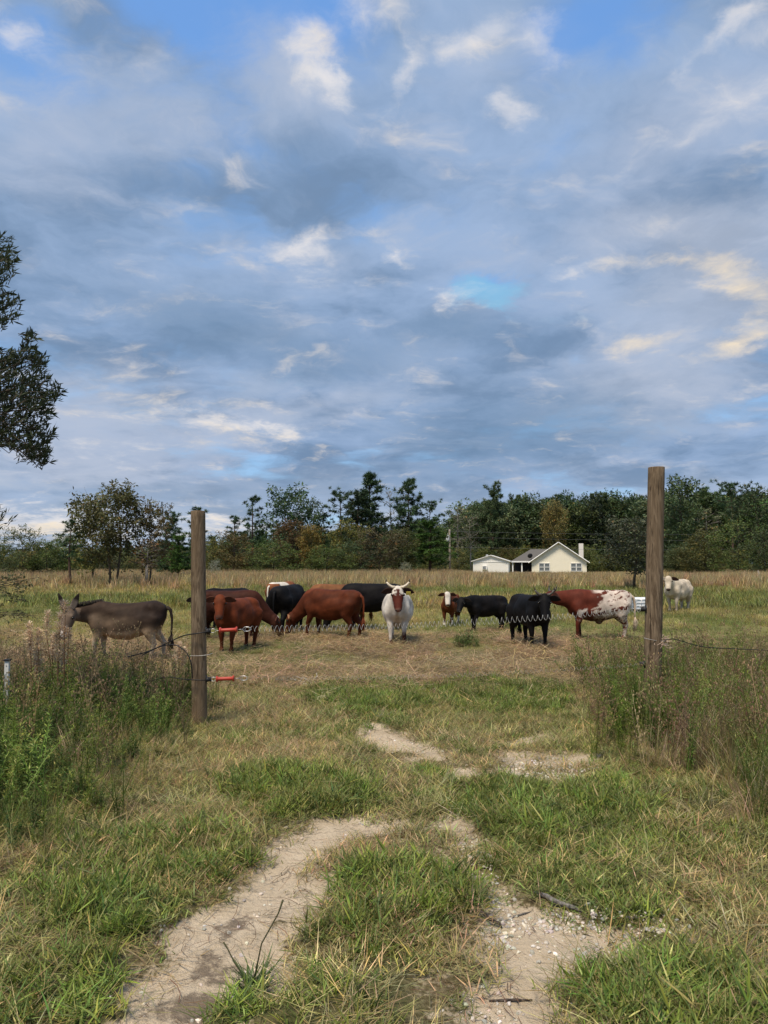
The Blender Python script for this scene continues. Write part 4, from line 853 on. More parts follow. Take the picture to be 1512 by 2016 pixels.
def animal(name, label, cat, foot, heading, scale, pose='alert', yaw=0.0, pitch=None, coat=None, ear=(.03, .02, .015), eari=None, horns=0, hornmat=None, tagc=None, hup=1.0, tag_side=1, step=(0, 0, 0, 0), fat=1.0, leg=1.0, tail=None, tailsw=0, dewlap=0, udder=0, donkey=False, sheath=0, thin=1.0, group='cattle in the pasture', earside=None):
    x0, y0 = foot; e = empty(name, (x0, y0, gz1(x0, y0) - .012), R(heading), scale); tag(e, label, cat, group)
    mb = MB(); Yv, Zv = Vector((0, 1, 0)), Vector((0, 0, 1))
    up = .1 * (leg - 1) * 6
    S = [(-.88, 1.03, .09, .08), (-.83, .97, .2, .19), (-.68, .93, .3, .265), (-.46, .885, .345, .285), (-.15, .85, .385 , .325), (.15, .845, .385, .315), (.40, .875, .37, .27), (.58, .92, .325, .215), (.70, .95, .25, .16), (.76, .96, .15, .1)]
    if donkey: S = [(-.86, .98, .09, .08), (-.80, .96, .2, .17), (-.64, .94, .29, .25), (-.42, .87, .34, .28), (-.12, .8, .375, .31), (.18, .81, .365, .29), (.42, .88, .335, .24), (.58, .94, .28, .17), (.70, .95, .21, .13), (.76, .95, .13, .09)]
    secs = []
    for (sx, zc, hh, hw) in S:
        f = 1 + (fat - 1) * max(0, 1 - abs(sx) * 1.1); z2 = zc - (f - 1) * hh * .6
        secs.append(((sx, 0, z2), Yv, Zv, hw * f * thin, hh * (1 + (f - 1) * .6)))
    mb.loft(secs, 16)
    # neck and head
    yr = R(yaw)
    if donkey: P0, pd = Vector((1.08, 0, 1.03)), -64
    elif pose == 'alert': P0, pd = Vector((1.0, 0, 1.26)), -52
    elif pose == 'level': P0, pd = Vector((1.13, 0, 1.1)), -38
    elif pose == 'mid': P0, pd = Vector((1.05, 0, 1.2)), -60
    elif pose == 'low': P0, pd = Vector((1.12, 0, .92)), -50
    else: P0, pd = Vector((1.08, 0, .53)), -72
    if pitch is not None: pd = pitch
    N0 = Vector((.52, 0, .98)); P = N0 + Matrix.Rotation(yr * .5, 3, 'Z') @ (P0 - N0)
    f = Vector((math.cos(yr) * math.cos(R(pd)), math.sin(yr) * math.cos(R(pd)), math.sin(R(pd)))); r = f.cross(Zv).normalized(); u = r.cross(f)
    end = P + f * .05 - u * .05; Bm = N0 + Vector((0, 0, -.02)); c = []
    for k in range(6):
        t = k / 5; q = Bm.lerp(end, t); q.z += .05 * math.sin(math.pi * t) * (1 if pose == 'alert' else .3); dirn = (end - Bm).normalized(); r2 = Yv.lerp(-r, t).normalized(); u2 = dirn.cross(r2); u2 = u2 if u2.dot(Zv) > -.2 or pose == 'graze' else -u2
        hh = (.30, .27, .235, .205, .175, .13)[k] * (.8 if donkey else 1); hw = (.17, .16, .145, .13, .115, .1)[k] * (.85 if donkey else 1)
        c.append((q, r2, u2.normalized(), hw, hh))
    mb.loft(c, 14)
    HL = 1.08 if donkey else 1.0; nose = .86 if donkey else 1.0
    HS = [(-.09, .05, .05, .0), (-.06, .1, .1, .0), (.02, .135, .135, -.01), (.11, .145, .145, -.015), (.2, .125, .13, -.02), (.31, .1, .105, -.025), (.4, .096 * nose, .092, -.03), (.47, .082 * nose, .078, -.03), (.505, .06, .055, -.03), (.52, .03, .03, -.03)]
    mb.loft([(P + f * (a * HL) + u * o, r, u, b, h) for a, b, h, o in HS], 14)
    # legs
    L = 1.0
    for i, sd in enumerate((1, -1)):
        dx = step[i]
        mb.tube([(.50, sd * .15 * thin, .88), (.49, sd * .175 * thin, .70), (.45 + dx * .3, sd * .165, .54), (.48 + dx * .7, sd * .155, .36), (.475 + dx * .85, sd * .15, .26), (.47 + dx, sd * .15, .12), (.49 + dx, sd * .15, .06), (.50 + dx, sd * .15, 0)],
                [.15, .135, .09, .062, .047, .043, .055, .062] if not donkey else [.13, .12, .08, .055, .04, .038, .045, .055], 10)
        dx = step[2 + i]
        mb.tube([(-.62, sd * .14 * thin, .92), (-.60, sd * .165 * thin, .74), (-.56 + dx * .2, sd * .17, .58), (-.66 + dx * .6, sd * .16, .43), (-.70 + dx * .7, sd * .155, .37), (-.68 + dx * .85, sd * .15, .24), (-.665 + dx, sd * .15, .11), (-.645 + dx, sd * .15, .055), (-.635 + dx, sd * .15, 0)],
                [.23, .2, .145, .082, .065, .05, .046, .056, .062] if not donkey else [.2, .17, .12, .07, .055, .043, .04, .046, .055], 10)
    if not donkey: mb.tube([(.55, 0, .78), (.66, 0, .7), (.72, 0, .72)], [.16, .13, .08], 8)
    if dewlap:
        for k in range(4): mb.ball(Vector((.74, 0, .72)).lerp(P + Vector((-.08, 0, -.2)), k / 4), (.1, .035, .15 * dewlap), 8, 6)
    if udder: mb.ball((-.42, 0, .52), (.16, .13, .13), 10, 7)
    if sheath: mb.ball((-.05, 0, .45), (.1, .05, .09), 8, 6)
    # hip and shoulder bones, brow, spine
    for sd in (1, -1): mb.ball((-.56, sd * .16 * thin, 1.1), (.12, .08, .07), 8, 6); mb.ball(P + f * .13 + r * (sd * .1) + u * .06, .042, 8, 6)
    me = remesh(mb, .021, 3); nv = len(me.vertices); co = np.zeros(nv * 3); me.vertices.foreach_get('co', co); Q = co.reshape(-1, 3)
    ed = np.zeros(len(me.edges) * 2, np.int32); me.edges.foreach_get('vertices', ed); ed = ed.reshape(-1, 2); deg = np.bincount(ed.ravel(), minlength=nv)[:, None]
    headd = np.linalg.norm(Q - np.array(P + f * .2), axis=1); wS = (sstep(Q[:, 2], .5, .68) * sstep(headd, .32, .48) * .85)[:, None]
    for _ in range(26):
        a_ = np.zeros((nv, 3))
        for k in range(3): a_[:, k] = np.bincount(ed[:, 0], Q[ed[:, 1], k], nv) + np.bincount(ed[:, 1], Q[ed[:, 0], k], nv)
        Q = Q + wS * (a_ / deg - Q)
    me.vertices.foreach_set('co', Q.ravel()); me.update()
    nr = np.zeros(nv * 3); me.vertex_normals.foreach_get('vector', nr); nr = nr.reshape(-1, 3); A_ = np.abs(Q * np.array([0, 1, 0])) + Q * np.array([1, 0, 1]); dsp = .022 * (n3(Q, 3.6, scale * 7) - .5) * wS[:, 0]
    for (bx, by, bz, sg, am) in ((-.56, .17, 1.12, .075, .035), (-.36, .24, 1.04, .11, -.045), (.56, .17, .82, .11, .03), (.26, .27, .86, .10, -.03), (-.78, .1, 1.08, .06, .02), (.4, .14, 1.16, .09, .02), (-.5, .2, .72, .12, .02), (.02, .3, .8, .2, .012)):
        dsp = dsp + am * np.exp(-((A_[:, 0] - bx)**2 + (A_[:, 1] - by * thin)**2 + (A_[:, 2] - bz)**2) / (2 * sg * sg))
    Q = Q + nr * dsp[:, None]; me.vertices.foreach_set('co', Q.ravel()); me.update()
    hs = (Q - np.array(P)) @ np.array(f); hu = (Q - np.array(P)) @ np.array(u); hr = (Q - np.array(P)) @ np.array(r)
    hd = dict(s=hs / HL, u=hu, r=hr, isH=(hs > -.1) & (np.abs(hr) < .17) & (np.abs(hu) < .2) & (hs < .56))
    Cc = np.clip(coat(Q, hd) * (.72 + .56 * n3(Q, 6.5, 9))[:, None], 0, .8); hoof = (Q[:, 2] < .055)
    Cc[hoof] = (.035, .03, .026); a = me.attributes.new('Col', 'FLOAT_COLOR', 'POINT'); c4 = np.ones((nv, 4), np.float32); c4[:, :3] = Cc; a.data.foreach_set('color', c4.ravel())
    put('body', me, M_HIDE, e)
    # eyes, nostrils, ears, horns, tail
    for sd in (1, -1):
        m = MB(); m.ball(P + f * (.145 * HL) + r * (sd * .132) + u * .045, .026, 8, 6); m.build('eye', M_EYE, e)
        m = MB(); m.ball(P + f * (.5 * HL) + r * (sd * .045) + u * (-.005), (.017, .017, .017), 6, 5); m.build('nostril', M_EYE, e)
        if donkey:
            b0 = P + r * (sd * .065) + u * .07; d = (-f * .75 + r * sd * .38 + u * .35).normalized(); LL, WW = .36, .075
        else:
            b0 = P + f * .03 + r * (sd * .1) + u * .045; d = (r * sd + u * (-.12) - f * .22 + Vector((0, 0, -.12))).normalized(); LL, WW = .27, .095
        n_ = (f * .8 + u * .6); n_ = (n_ - d * n_.dot(d)).normalized(); s_ = d.cross(n_); m = MB(); rr = []
        for k in range(7):
            t = k / 6; wd = WW * (.45 + 1.7 * t - 2.05 * t * t) if not donkey else WW * (.6 + 1.5 * t - 2.0 * t * t); wd = max(wd, .006); q = b0 + d * (LL * t) - Vector((0, 0, .05 * t * t if not donkey else 0)); ring = []
            for i in range(8):
                an = 2 * math.pi * i / 8; ring.append(q + s_ * (wd * math.cos(an)) + n_ * (.014 * math.sin(an) - .35 * wd * (1 - abs(math.cos(an))) * (1 if math.sin(an) > 0 else .6)))
            rr.append(ring)
        m.rings(rr); ec = ear if earside is None or sd != earside[0] else earside[1]; m.C = [tuple(ec)] * len(m.V)
        if donkey: m.C = [(.02, .016, .014) if i // 8 >= 4 else tuple(ec) for i in range(len(m.V))]
        eo = m.build('ear', M_HIDE, e)
        if tagc and sd == tag_side:
            m = MB(); tq = b0 + d * .13 + n_ * .03 - Vector((0, 0, .055)); m.box(tq, (.075, .01, .1), rot=Matrix((s_, n_, d)).transposed()); m.build('ear_tag', tagc, eo, False)
        if horns:
            h0 = P - f * .03 + r * (sd * .06) + u * .075; o1 = r * sd; up_ = (u * .6 - f * .8) * hup; hm = MB()
            pts = [h0, h0 + o1 * .09 * horns + up_ * .01, h0 + o1 * .18 * horns + up_ * .08 * horns, h0 + o1 * (.36 - .12 * hup) * horns + up_ * .19 * horns, h0 + o1 * (.4 - .15 * hup) * horns + up_ * .31 * horns]
            hm.tube(pts[:4], [.036, .032, .026, .017], 8); ho = hm.build('horn', hornmat or M_HORN, e); hm = MB(); hm.tube(pts[3:], [.017, .004], 8); hm.build('horn_tip', M_HORNTIP, ho)
    tc = tail or (.03, .025, .02); m = MB(); sw = tailsw
    m.tube([(-.84, 0, 1.08), (-.92, sw * .2, 1.03), (-.955, sw * .5, .85), (-.95, sw * .8, .65), (-.945, sw, .5)], [.045, .036, .026, .02, .018], 7)
    m.C = [tuple(tc)] * len(m.V); to = m.build('tail', M_HIDE, e); m = MB()
    for k in range(40):
        a0 = Vector((-.945 + rng.normal(0, .01), sw + rng.normal(0, .012), rng.uniform(.42, .56))); m.tube([a0, a0 + Vector((rng.normal(0, .03), rng.normal(0, .03), -.13)), a0 + Vector((rng.normal(0, .03), rng.normal(0, .03), -rng.uniform(.2, .3)))], [.009, .008, .002], 3)
    sw_ = m.build('switch', M_TAILHAIR, to); sw_.color = (*[min(1, q) for q in (tail if tail else (.03, .025, .02))], 1)
    if donkey:
        m = MB()
        for k in range(150):
            t = k / 150; q = Vector((.42, 0, 1.24)).lerp(P + Vector((0, 0, .08)) - f * .06, t); m.tube([q - Vector((0, 0, .08)), q + Vector((rng.normal(0, .02), rng.normal(0, .02), .02))], [.012, .004], 3)
        mo = m.build('mane', M_TAILHAIR, e); mo.color = (.03, .024, .02, 1)
    return e
def base(Q, c): return np.tile(np.array(c, float), (len(Q), 1))
def over(C, m, c):
    m = np.asarray(m, float)[:, None]; return C * (1 - m) + np.array(c)[None, :] * m
REDC, BRNC, BLK, WHT, CRM = (.13, .032, .011), (.135, .038, .014), (.0045, .0045, .0055), (.66, .62, .55), (.6, .53, .42)
def muzzle(C, h, c, s0=.42): return over(C, h['isH'] * sstep(h['s'], s0, s0 + .04), c)
def coat_red(c, muz=(.09, .04, .028), dark=.35):
    def f(Q, h):
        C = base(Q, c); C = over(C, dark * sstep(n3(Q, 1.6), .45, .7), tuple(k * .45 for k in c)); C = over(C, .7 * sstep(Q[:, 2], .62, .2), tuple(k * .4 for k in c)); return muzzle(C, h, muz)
    return f
def coat_black(Q, h): C = over(base(Q, BLK), .5 * sstep(n3(Q, 2), .5, .7), (.009, .007, .007)); return muzzle(C, h, (.02, .018, .018))
def coat_white(Q, h):
    C = base(Q, WHT); C = over(C, .35 * sstep(n3(Q, 2.2), .45, .65), (.52, .47, .4))
    face = h['isH'] * (sstep(np.abs(h['r']) + .05 * (n3(Q, 9) - .5), .15, .13)) * sstep(h['s'], .02, .05); C = over(C, face, (.085, .02, .012)); C = over(C, .5 * sstep(n3(Q, 3.2, 5), .55, .8) * (Q[:, 2] < .95), (.4, .33, .26)); C = over(C, .55 * sstep(np.abs(Q[:, 1]), .07, .02) * (Q[:, 0] > .45) * (Q[:, 2] < .95) * (1 - h['isH']), (.33, .26, .2))  # yellowish lower mottle; dark chest midline is brisket shading painted into the coat
    C = over(C, h['isH'] * (np.abs(h['r']) > .03) * (h['s'] < .19) * (h['s'] > .0) * sstep(n3(Q, 13), .44, .56) * 1.0, WHT)
    C = over(C, sstep(Q[:, 2] + .12 * (n3(Q, 6, 3) - .5), .3, .24) * (Q[:, 1] * 1.0 + .3 * n3(Q, 4) > .12), (.07, .02, .014)); C = over(C, sstep(Q[:, 2], .14, .1), (.06, .02, .014))
    C = over(C, sstep(n3(Q, 5.5, 2), .86, .89) * (Q[:, 2] > .5), (.06, .02, .014)); return muzzle(C, h, (.2, .1, .075), .45)
def coat_whiteface(Q, h):
    C = coat_red((.15, .042, .015))(Q, h); w_ = h['isH'] * sstep(n3(Q, 6) * .3 + h['s'] * -.4 + .2, .1, .14); C = over(C, h['isH'] * (np.abs(h['r']) < .1), WHT); C = over(C, sstep(Q[:, 2], .36, .3) * (n3(Q, 5) > .5), WHT)
    return over(C, h['isH'] * sstep(h['s'], .44, .47) * (h['u'] > -.02), (.09, .05, .04))
def coat_roan(Q, h):
    C = base(Q, (.1, .022, .012)); n = n3(Q, 17, 4); big = n3(Q, 1.5, 1.7)
    body = sstep(-Q[:, 0] + .55 * (big - .5) + .25 * (n - .5), .06, .2); spk = sstep(n + .12 * body, .46, .54); top = sstep(Q[:, 2], 1.12, 1.18) * sstep(Q[:, 0], .2, .0)
    C = over(C, np.clip(body * spk + top * sstep(n, .4, .5) * (Q[:, 0] > -.3), 0, 1) * (Q[:, 0] < .22), (.55, .48, .42)); C = over(C, sstep(Q[:, 0], -.62, -.74) * .75 * (n3(Q, 5) > .42), (.66, .6, .52))
    jx = Q[:, 0] + .3 * (n3(Q, 4, 2) - .5); jz = Q[:, 2] + .3 * (n3(Q, 5, 7) - .5); leg = sstep(jx, .32, .4) * sstep(jx, .62, .52) * sstep(jz, .84, .66) * sstep(jz, .3, .45); C = over(C, leg * sstep(n, .42, .5), (.58, .52, .47)); C = over(C, .6 * sstep(n, .6, .68) * (Q[:, 2] < .6), (.05, .02, .014))
    C = over(C, .7 * sstep(Q[:, 2], .62, .5) * (np.abs(Q[:, 0]) < .4), (.05, .018, .012)); return muzzle(C, h, (.05, .03, .025))
def coat_paint(Q, h):
    C = base(Q, (.2, .075, .032)); C = over(C, sstep(np.abs(Q[:, 0] + .12 + .25 * (n3(Q, 2) - .5)), .28, .22), WHT); C = over(C, (Q[:, 2] > 1.17) * (Q[:, 0] < -.2), WHT); C = over(C, sstep(Q[:, 2], .55, .48), WHT); return C
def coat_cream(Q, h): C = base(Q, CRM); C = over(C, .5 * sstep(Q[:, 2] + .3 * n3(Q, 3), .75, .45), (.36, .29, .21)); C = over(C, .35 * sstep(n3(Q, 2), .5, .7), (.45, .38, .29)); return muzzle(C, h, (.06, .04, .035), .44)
def coat_darkface(Q, h): C = coat_red((.2, .085, .035))(Q, h); C = over(C, h['isH'], (.03, .018, .014)); return over(C, h['isH'] * (np.abs(h['r']) < .035), WHT)
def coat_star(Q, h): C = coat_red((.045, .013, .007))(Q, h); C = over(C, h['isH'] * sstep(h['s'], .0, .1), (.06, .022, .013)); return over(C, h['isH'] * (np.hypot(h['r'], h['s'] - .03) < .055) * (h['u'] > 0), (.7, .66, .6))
def coat_donkey(Q, h):
    C = base(Q, (.125, .09, .062)); C = over(C, sstep(Q[:, 2] + .2 * (n3(Q, 2.5) - .5), .84, 1.04) * .9, (.03, .018, .012)); C = over(C, sstep(-Q[:, 0] + .3 * n3(Q, 2.5), .3, .65) * sstep(Q[:, 2], .66, .8) * .9, (.028, .018, .014))
    C = over(C, sstep(Q[:, 2] + .1 * n3(Q, 4), .76, .64), (.36, .27, .18)); C = over(C, sstep(Q[:, 2] + .1 * n3(Q, 4), .58, .45), (.42, .36, .29)); C = over(C, h['isH'], (.15, .11, .08)); return over(C, h['isH'] * sstep(h['s'], .36, .42), (.6, .56, .52))
def foot(px, py): return ground_at(px, py)
BE = (.012, .010, .010)
animal('donkey', 'grey brown donkey standing side on behind dry plumes left of the left gate post', 'donkey', foot(242, 1303), 184, .88, 'level', 80, None, coat_donkey, (.13, .11, .095), step=(.05, -.06, .08, -.1), donkey=True, tail=(.03, .022, .018), group='')
animal('cow', 'black cow partly hidden behind the left gate post, only its back clear', 'cow', foot(444, 1234), 222, .88, 'low', 40, None, coat_black, BE, tagc=M_TAG, tag_side=-1)
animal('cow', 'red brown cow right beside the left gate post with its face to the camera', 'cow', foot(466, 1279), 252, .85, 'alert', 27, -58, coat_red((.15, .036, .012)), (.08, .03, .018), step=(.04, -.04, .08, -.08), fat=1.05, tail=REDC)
animal('cow', 'dark red cow with white star on its lowered head behind the cow at the post', 'cow', foot(455, 1257), -8, .92, 'graze', 24, -62, coat_star, (.07, .025, .016), step=(0, .1, 0, -.1), tail=BRNC)
animal('cow', 'brown and white patched cow standing furthest back, behind the black rump', 'cow', foot(556, 1208), 62, .9, 'graze', 0, None, coat_paint, REDC, tail=WHT)
animal('cow', 'black cow seen from behind between the starred cow and the big red grazing cow', 'cow', foot(568, 1243), 74, .98, 'low', 8, None, coat_black, BE, fat=1.08, tail=BLK, step=(0, 0, .06, -.06))
animal('cow', 'light tan cow whose back shows above the big red grazing cow', 'cow', foot(664, 1236), 184, .97, 'graze', 12, None, coat_darkface, (.1, .05, .03), tail=(.2, .085, .035))
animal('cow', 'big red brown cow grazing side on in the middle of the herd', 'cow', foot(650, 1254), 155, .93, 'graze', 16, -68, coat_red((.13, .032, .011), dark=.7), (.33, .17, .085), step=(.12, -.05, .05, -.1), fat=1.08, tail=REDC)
animal('cow', 'black cow close behind the white cow, its head lowered behind the big red cow', 'cow', foot(730, 1239), 188, 1.0, 'graze', -4, None, coat_black, BE, step=(.08, -.05, .1, -.08), tail=BLK)
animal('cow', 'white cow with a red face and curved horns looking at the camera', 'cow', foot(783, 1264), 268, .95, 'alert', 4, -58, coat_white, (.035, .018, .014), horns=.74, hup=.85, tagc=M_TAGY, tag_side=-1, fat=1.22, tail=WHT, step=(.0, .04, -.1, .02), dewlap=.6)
animal('calf', 'small brown calf with a white face and dark ears facing the camera', 'calf', foot(888, 1229), 252, .72, 'alert', 20, -58, coat_whiteface, (.07, .03, .02), tail=REDC, thin=.92)
animal('calf', 'hornless black calf standing side on just right of the white faced calf', 'calf', foot(956, 1240), 208, .75, 'level', 34, -50, coat_black, BE, thin=.92, tail=BLK, step=(.1, -.05, .05, -.08))
animal('cow', 'black cow with upright horns standing face on beside the spotted cow', 'cow', foot(1044, 1272), 282, .89, 'mid', -20, -62, coat_black, BE, horns=.62, hornmat=M_HORNTIP, tail=BLK, tailsw=.12, step=(.03, -.03, .05, -.05))
animal('cow', 'red and white speckled cow side on with its head against the black horned cow', 'cow', foot(1176, 1257), 180, .93, 'level', 14, -34, coat_roan, (.06, .025, .018), horns=.55, hornmat=M_HORNTIP, tagc=M_TAG, tag_side=1, fat=1.06, tail=(.62, .5, .38), step=(.06, -.08, .04, -.06), sheath=1)
animal('cow', 'cream coloured cow with one dark ear standing far back beside the right gate post', 'cow', foot(1335, 1203), 226, .96, 'alert', 20, -55, coat_cream, (.5, .42, .33), fat=1.1, tail=CRM, dewlap=1.0, udder=1, step=(.03, -.08, .1, -.05), earside=(-1, (.04, .02, .016)))

# ------------------------------------------------------------------ gate posts, springs, wires
def post_mat():
    m, t = new_mat('weathered_post'); v = t.n('ShaderNodeTexCoord').outputs['Object']
    g = t.noise(t.vm('MULTIPLY', v, (30, 30, 3.2)), 1.0, 7, .65, 1.6); b = t.noise(t.vm('MULTIPLY', v, (7, 7, 1.1)), 1.0, 4, .6); k = t.noise(t.vm('MULTIPLY', v, (80, 80, 2.2)), 1.0, 3, .5)
    c = t.mix(t.ss(g, .36, .66), (.095, .067, .043, 1), (.24, .18, .12, 1)); c = t.mix(t.ss(b, .42, .62, 0, .6), c, (.14, .1, .062, 1)); crack = t.ss(k, .36, .30); c = t.mix(crack, c, (.03, .022, .016, 1))
    vo = t.n('ShaderNodeTexVoronoi', in_Vector=t.vm('MULTIPLY', v, (9, 9, 3.2)), in_Scale=1.0).outputs[0]; kn = t.ss(vo, .16, .07); c = t.mix(t.m('MULTIPLY', kn, .7), c, (.05, .034, .022, 1))
    return finish(m, t, c, .88, .12, t.m('SUBTRACT', g, t.m('MULTIPLY', crack, .8)), .7, .012)
M_POST = post_mat(); M_RED = plain('red_plastic', (.4, .045, .025), .45, .4, 0, .12); M_CABLE = plain('black_cable', (.012, .012, .013), .45); M_TWINE = plain('pale_twine', (.5, .38, .3), .9)
def gate_post(px, depth, py_top, wpx, lean, label):
    p = at(px, HOR, depth); e = empty('gate_post', (p.x, p.y, gz1(p.x, p.y))); tag(e, label, 'fence post', 'round wooden gate posts'); h = at(px, py_top, depth).z - e.location.z; r = wpx * depth / F_PX / 2
    n, m = 28, 44; mb = MB(); rr = []
    for k in range(m):
        z = -.3 + (h + .3) * min(k / (m - 3), 1); rad = r * (1.05 - .07 * z / h) * (1 if k < m - 2 else .96 if k == m - 2 else .02); z += .006 * (k >= m - 2)
        rr.append([(lean * z / h + rad * math.cos(a) * (1 + .07 * (fbm(np.array([a * 2.2 + 9]), np.array([z * .8]), 3)[0] - .5) + .04 * (fbm(np.array([math.cos(a) * 5 + 9]), np.array([math.sin(a) * 5 + z * .3]), 2)[0] - .5)), rad * math.sin(a), z) for a in (2 * math.pi * i / n for i in range(n))])
    mb.rings(rr); mb.build('post', M_POST, e); return e, r
LP, LR = gate_post(398, 8.15, 1007, 28.5, -.054, 'shorter round wooden gate post left of the red spring gate handles')
RP, RR = gate_post(1275, 7.95, 921, 32, .12, 'taller round wooden gate post at the right, in front of the cream cow')
def insulator(par, loc, sx=1):
    m = MB(); x, y, z = loc; m.tube([(x, y, z), (x + .03 * sx, y, z), (x + .034 * sx, y, z), (x + .05 * sx, y, z)], [.026, .026, .016, .014], 10); m.tube([(x + .045 * sx, y, z - .025), (x + .045 * sx, y, z + .025)], .012, 6); m.box((x - .004 * sx, y, z), (.02, .04, .08))
    m.build('insulator', M_DARK, par)
zA, zB = at(410, 1242, 8.15).z, at(410, 1337, 8.15).z
LX = lambda z: -.054 * z / 2.3; RX = lambda z: .12 * z / 2.75
insulator(LP, (LR + LX(zA), -.01, zA - LP.location.z)); insulator(LP, (LR + LX(zB), -.01, zB - LP.location.z))
zC, zD = at(1270, 1199, 7.95).z, at(1265, 1307, 7.95).z
insulator(RP, (-RR + RX(zC), -.01, zC - RP.location.z), -1); insulator(RP, (-RR + RX(zD), -.01, zD - RP.location.z), -1)
def spring_gate(z0, z1, label, hx, rad, npitch, wr):
    A = Vector((LP.location.x + LR + LX(z0) + .05, LP.location.y - .01, z0)); B = Vector((RP.location.x - RR + RX(z1) - .05, RP.location.y - .01, z1)); e = empty('spring_gate', A); tag(e, label, 'spring gate', 'spring gates between the posts'); d = (B - A); L = d.length; d.normalize(); d, s, u = frame_for(d)
    P_ = lambda t, a=0, b=0: d * t + s * a + u * b
    m = MB(); ring = [P_(.0 + .028 + .03 * math.cos(a), 0, .022 * math.sin(a)) for a in np.linspace(0, 6.28, 13)]; m.tube(ring, .0035, 5); m.tube([P_(.055), P_(hx)], .0035, 5); m.build('hook', M_METAL, e)
    h = MB(); prof = [(0, .012), (.002, .034), (.014, .034), (.018, .023), (.024, .0205), (.1, .0205), (.172, .0205), (.178, .023), (.182, .033), (.194, .033), (.196, .012)]
    rr = [[P_(hx + t, q * math.cos(a), q * math.sin(a)) for a in np.linspace(0, 2 * math.pi, 13)[:-1]] for t, q in prof]; h.rings(rr); h.build('handle', M_RED, e)
    m = MB(); x = hx + .196; m.tube([P_(x), P_(x + .06)], .003, 5); m.tube([P_(x + .1 + .04 * math.cos(a), 0, .026 * math.sin(a)) for a in np.linspace(0, 6.28, 15)], .003, 5); m.tube([P_(x + .1 + .035 * math.cos(a) + .02, .01, .022 * math.sin(a)) for a in np.linspace(0, 6.28, 15)], .0025, 5); m.build('ring', M_METAL, e)
    x += .15; pts = []; tot = L - x - .04; n = npitch; k = 12
    for i in range(n * k + 1):
        f = i / (n * k); tt = x + tot * (f + .012 * math.sin(f * 9)); a = 2 * math.pi * i / k; rd = rad * (.95 + .12 * math.sin(f * 13)); sag = -.05 * 4 * f * (1 - f); pts.append(P_(tt, rd * math.cos(a), rd * math.sin(a) + sag))
    m = MB(); m.tube(pts, wr, 4); m.tube([P_(L - .05), P_(L)], .003, 4); m.build('spring', M_STEELW, e)
spring_gate(zA, zC, 'upper stretched coil spring gate with red handle hooked to the left post', .1, .032, 84, .0021)
spring_gate(zB, zD, 'lower coil spring gate with red handle, sunk in the grass near the ground', .06, .018, 84, .001)
def wire(name, label, cat, pts, rad, mat, group=None, n=6):
    o0 = Vector(pts[0]); q = [Vector(p) - o0 for p in pts]; P2 = []
    for i in range(len(q) - 1):                                   # Catmull-Rom
        a, b, c, d = q[max(i - 1, 0)], q[i], q[i + 1], q[min(i + 2, len(q) - 1)]
        for k in range(6): t = k / 6; P2.append(.5 * ((2 * b) + (c - a) * t + (2 * a - 5 * b + 4 * c - d) * t * t + (3 * b - a - 3 * c + d) * t**3))
    P2.append(q[-1]); m = MB(); m.tube(P2, rad, n); o = m.build(name, mat); o.location = o0; return tag(o, label, cat, group)
G = 'black insulated wires at the posts'
wire('cable', 'black cable looping from the upper left insulator down behind the donkey', 'cable', [at(412, 1243, 8.04), at(388, 1247, 8.0), at(360, 1252, 8.05), at(325, 1268, 8.1), at(290, 1283, 8.2), at(252, 1293, 8.3)], .007, M_CABLE, G)
wire('cable', 'black cable drooping in a loop left of the left post towards the weeds', 'cable', [at(280, 1290, 8.2), at(315, 1273, 8.1), at(345, 1270, 8.05), at(366, 1284, 8.02), at(376, 1305, 8.0), at(379, 1336, 8.02)], .006, M_CABLE, G)
wire('cable', 'black cable crossing the foot of the left post at the lower insulator', 'cable', [at(412, 1339, 8.04), at(392, 1339, 8.0), at(360, 1337, 8.05), at(330, 1333, 8.1), at(300, 1340, 8.2)], .006, M_CABLE, G)
wire('wire', 'thin bare wire tied round the left post between its insulators', 'wire', [at(374, 1291, 8.02), at(392, 1291, 8.04), at(410, 1289, 8.06), at(418, 1286, 8.12)], .003, M_STEELW)
wire('cable', 'black cable running right from the knot of twine on the right post', 'cable', [at(1302, 1263, 7.9), at(1322, 1258, 7.9), at(1345, 1263, 7.9), at(1372, 1271, 7.9), at(1400, 1275, 7.9), at(1440, 1277, 7.9), at(1530, 1281, 7.8)], .0045, M_CABLE, G)
wire('wire', 'thin pale wire wrapped across the front of the right post', 'wire', [at(1268, 1256, 7.86), at(1285, 1260, 7.85), at(1300, 1262, 7.88), at(1318, 1263, 7.9)], .003, M_STEELW)
def twine():
    c = at(1307, 1264, 7.88); m = MB()
    for _ in range(26):
        p = Vector(rng.normal(0, .02, 3)); q = p + Vector(rng.normal(0, .06, 3)); m.tube([p, p.lerp(q, .5) + Vector(rng.normal(0, .02, 3)), q], [.004, .004, .002], 4)
    o = m.build('twine_knot', M_TWINE); o.location = c; tag(o, 'frayed knot of pale twine on the right side of the right post', 'twine')
twine()
